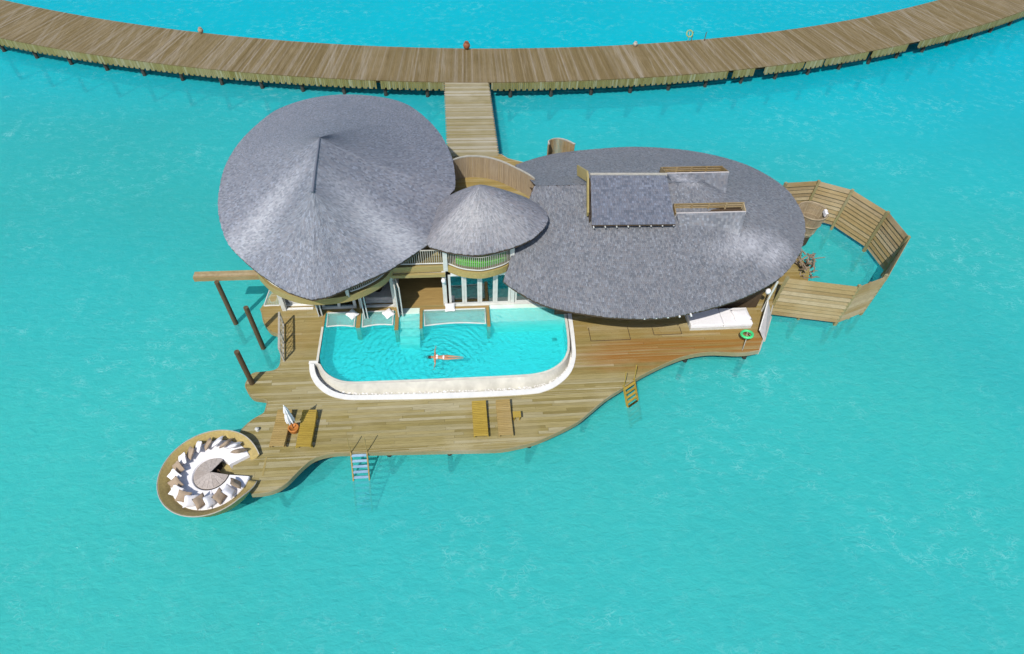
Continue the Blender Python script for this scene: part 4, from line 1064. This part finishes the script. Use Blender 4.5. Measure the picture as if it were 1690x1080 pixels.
# ------------------------------------------------------------------ right end of the deck
t = thing('outdoor_daybed', (14.5, 22.6, ZD), 'long white daybed under the right eave at the deck end', 'daybed')
MB().box(12.72, 16.3, 21.98, 23.2, ZD+.003, ZD+.2).build('base', M['offwhite'], t)
for x0, x1 in ((12.7, 14.6), (14.62, 16.3)): bevel(MB().box(x0, x1, 21.95, 23.2, ZD+.2, ZD+.46).build('mattress', M['fabric'], t), .05)
o = pillow(PIL_W, (15.75, 22.55, ZD+.56), (0, 0, R(4)), 'large flat white cushion at the right end of the outdoor daybed', None, 1.0); o.scale = (2.0, 1.7, 1.3)
t = thing('wind_screen', (16.9, 22, ZD), 'grey cloth wind screen leaning at the right deck end beside the daybed', 'screen')
q = [(16.42, 21.35, ZD+.55), (16.72, 20.98, ZD+.05), (17.75, 22.75, ZD+.05), (17.35, 23.1, ZD+1.05)]
MB().add([Vector(p) for p in q]+[Vector(p)+Vector((.03, -.02, 0)) for p in q], [(0,1,2,3),(7,6,5,4),(0,4,5,1),(1,5,6,2),(2,6,7,3),(3,7,4,0)]).build('cloth', M['sling'], t)
MB().tube([q[0], q[3]], .03, 6).build('top_pole', M['white'], t); MB().bar(q[1], q[2], .12, .1).build('bottom_rail', M['grey'], t)
MB().tube([(17.4, 23.25, ZD), (17.5, 23.3, ZD+2.4)], .06, 8).build('post', M['offwhite'], t)
MB().lathe([(0, 2.78), (.13, 2.82), (.15, 3.0), (.08, 3.1), (0, 3.12)], 10, 17.15, 23.2).build('lamp', M['fabric'], t, smooth=True)

def life_ring(c, normal, r, rr, mat, base, label):
    t = thing('life_ring', tuple(base), label, 'life ring')
    nrm = Vector(normal).normalized(); x = nrm.cross(Vector((0, 0, 1))).normalized(); y = nrm.cross(x)
    MB().tube([Vector(c)+x*r*math.cos(a)+y*r*math.sin(a) for a in np.linspace(0, 2*math.pi, 28, endpoint=False)], rr, 10, closed=True).build('ring', mat, t, smooth=True)
    b2 = Vector(base); cc = Vector(c)
    MB().tube([b2, b2.lerp(cc, .6)+Vector((0, -.04, .1)), cc+Vector((0, .06, .12)), cc+y*-r*.9+Vector((0, .05, 0))], .025, 6).build('stand', M['grey'], t, smooth=True)
    return t
life_ring((15.50, 20.95, ZD+.75), (-.1, .15, .98), .29, .075, M['ringgreen'], (15.3, 20.42, ZD), 'bright green life ring on a bent stand at the right deck corner')
life_ring((21.73, 56.72, 2.2), (0, -.8, .5), .28, .06, M['ringpale'], (21.65, 56.55, 1.5), 'faded yellow-green life ring on the far side of the boardwalk')
t = thing('boardwalk_ladder', (22.7, 56.7, 1.5), 'two dark ladder rails standing at the far boardwalk edge', 'ladder')
for x in (22.05, 23.3): MB().tube([(x, 56.75, -.4), (x, 56.72, 2.3), (x, 56.6, 2.4)], .035, 6).build('rail', M['darkpost'], t)
for z in (.9, .5): MB().bar((22.05, 56.75, z), (23.3, 56.75, z), .08, .04).build('tread', M['darkpost'], t)
def jar(x, y, s, mat, label, nm='clay_jar'):
    t = thing(nm, (x, y, 1.505), label, 'jar')
    MB().lathe([(0, 0), (.16*s, 0), (.30*s, .2*s), (.33*s, .38*s), (.26*s, .56*s), (.15*s, .64*s), (.19*s, .70*s), (.15*s, .70*s), (.11*s, .62*s)], 20).build('vessel', mat, t, smooth=True, world=False)
    MB().lathe([(0, .60*s), (.12*s, .60*s)], 16).build('opening', M['hair'], t, world=False)
jar(1.05, 55.30, .95, M['claypot'], 'round brown clay jar on the far boardwalk edge opposite the footbridge')
jar(-22.7, 58.55, .7, M['screen'], 'small pale wooden bollard jar on the left far boardwalk edge', 'bollard_jar')
jar(16.5, 55.75, .6, M['grey'], 'small pale stone jar on the boardwalk edge right of the brown jar', 'stone_jar')

# ------------------------------------------------------------------ bathroom enclosure on the right
FT = [(21.49, 32.6), (23.86, 32.74), (25.79, 31.7), (27.15, 29.34), (27.33, 26.93), (24.29, 23.65), (22.26, 22.89), (18.3, 23.77)]
t = thing('privacy_fence', (23.5, 28, 0), 'many-sided fence of wide boards standing in the sea right of the villa', 'fence')
ctr = np.array((23.0, 28.0)); ZB, ZT = .35, 3.3
for i in range(len(FT)-1):
    a, b2 = np.array(FT[i]), np.array(FT[i+1]); L = np.linalg.norm(b2-a); d = (b2-a)/L
    nr = np.array((-d[1], d[0]));
    if nr @ (ctr-(a+b2)/2) < 0: nr = -nr          # towards the inside
    nb = 10; hgt = (ZT-ZB)/nb
    for k in range(nb):
        z0 = ZB+hgt*k; e = .035
        ins = .015*((k % 2)) + random.uniform(0, .01)
        p0, p1 = a+d*e, b2-d*e
        tl = .085                                 # each board laps outward over the one below
        m = MB(); c8 = []
        for (z, o1) in ((z0+.012, .0), (z0+hgt-.025, tl)):
            for p, q in ((p0, 0), (p1, 0)):
                pass
        vs = []
        sg = -1 if i <= 4 else 1                      # far panels are boarded from the inside, near ones from the outside
        for z, off in ((z0-.004, -tl*.5*sg), (z0+hgt-.014, tl*.5*sg)):
            for p in (p0, p1):
                for th in (0, .035):
                    w2 = p+nr*(off+ins+th); vs.append((w2[0], w2[1], z))
        # vs order: low: p0(0,th) p1(0,th) ; high: p0(0,th) p1(0,th)
        m.add(vs, [(0,2,6,4), (1,5,7,3), (0,4,5,1), (2,3,7,6), (4,6,7,5), (0,1,3,2)])
        m.build('board', M['fence'], t)
    if i in (5, 6, 2, 1):
        pass
    midp = (a+b2)/2
    m = MB().bar((midp[0]-nr[0]*.06, midp[1]-nr[1]*.06, ZB), (midp[0]-nr[0]*.06, midp[1]-nr[1]*.06, ZT-.05), .05, .05) if i in (5, 6) else None
for i, (x, y) in enumerate(FT):
    d = ctr-np.array((x, y)); d /= np.linalg.norm(d); x2, y2 = np.array((x, y))+d*.10
    MB().bar((x2, y2, -2.2), (x2, y2, ZT+.10), .17, .17, upv=(d[0], d[1], 0)).build('post', M['greypost'], t)
for x, y in ((20.2, 23.55), (23.3, 23.45)):
    MB().bar((x, y, -2.0), (x, y, ZT-.2), .16, .16).build('post', M['greypost'], t)

# round cane shower basket
BCc = (22.75, 30.35)
t = thing('cane_basket', (*BCc, ZD), 'tall round cane basket enclosure beside the right roof edge', 'basket')
for z, r in ((2.75, .93), (1.95, .80), (1.25, .66)):
    MB().tube([(BCc[0]+r*math.cos(a), BCc[1]+r*math.sin(a), z) for a in np.linspace(0, 2*math.pi, 40, endpoint=False)], .055, 6, closed=True).build('hoop', M['wicker'], t, smooth=True)
for k in range(58):
    a = 2*math.pi*k/58; c_, s_ = math.cos(a), math.sin(a)
    MB().tube([(BCc[0]+r*c_, BCc[1]+r*s_, z) for z, r in ((1.0, .6), (1.95, .78), (2.75, .91))], .036, 5).build('cane', M['wicker'], t)
MB().lathe([(0, 1.25), (.66, 1.25)], 32, *BCc).build('floor', M['honey'], t)
MB().lathe([(.58, .2), (.58, 1.24)], 24, *BCc).build('base', M['dark'], t)
for dx, dy in ((.86, -.05), (.8, -.3)): MB().box(BCc[0]+dx-.1, BCc[0]+dx+.08, BCc[1]+dy-.1, BCc[1]+dy+.1, 2.55, 2.8).build('towel', M['fabric'], t)
# tangle of driftwood steps
t = thing('driftwood_pile', (21.6, 26.9, ZD), 'grey driftwood branches piled over the water inside the fence', 'driftwood'); rs = random.Random(11)
for k in range(48):
    a = rs.uniform(-.6, 2.4); L = rs.uniform(.4, 1.1); x, y, z = 21.2+rs.uniform(-.5, .6), 26.7+rs.uniform(-.9, .8), 1.0+rs.uniform(0, .9)
    p1 = Vector((x+L*.7*math.cos(a), y+L*.7*math.sin(a), z+rs.uniform(-.6, .5)))
    md = Vector((x, y, z)).lerp(p1, .5)+Vector((rs.uniform(-.15, .15), rs.uniform(-.15, .15), rs.uniform(-.1, .15)))
    MB().tube([(x, y, z), md, p1], [.06, .05, .02], 5).build('branch', M['drift'], t)
MB().tube([(21.3, 26.6, .2), (22.0, 27.2, 1.5), (22.5, 26.9, 1.9)], [.07, .05, .02], 6).build('branch', M['drift'], t)

# half-round shower screen behind the right roof
t = thing('shower_screen', (7.2, 37.6, ZD), 'half-round timber screen standing on the deck behind the right roof', 'screen')
path = resample(catmull([(6.25, 37.3), (6.28, 37.75), (6.6, 38.0), (7.1, 38.02), (7.6, 37.75), (7.95, 37.4), (8.05, 37.3)], 6), 30)
for i in range(29):
    a, b2 = path[i], path[i+1]; d = (b2-a)/np.linalg.norm(b2-a); nrm = np.array((-d[1], d[0])); g = d*.008
    MB().prism([tuple(a+g), tuple(b2-g), tuple(b2-g+nrm*.04), tuple(a+g+nrm*.04)], ZD+.003, 3.36).build('board', M['fence'], t)
MB().sweep([[(x-.04, y, 3.36), (x-.04, y, 3.42), (x+.06, y+.06, 3.42), (x+.06, y+.06, 3.36)] for x, y in path], True).build('top_rail', M['grey'], t)
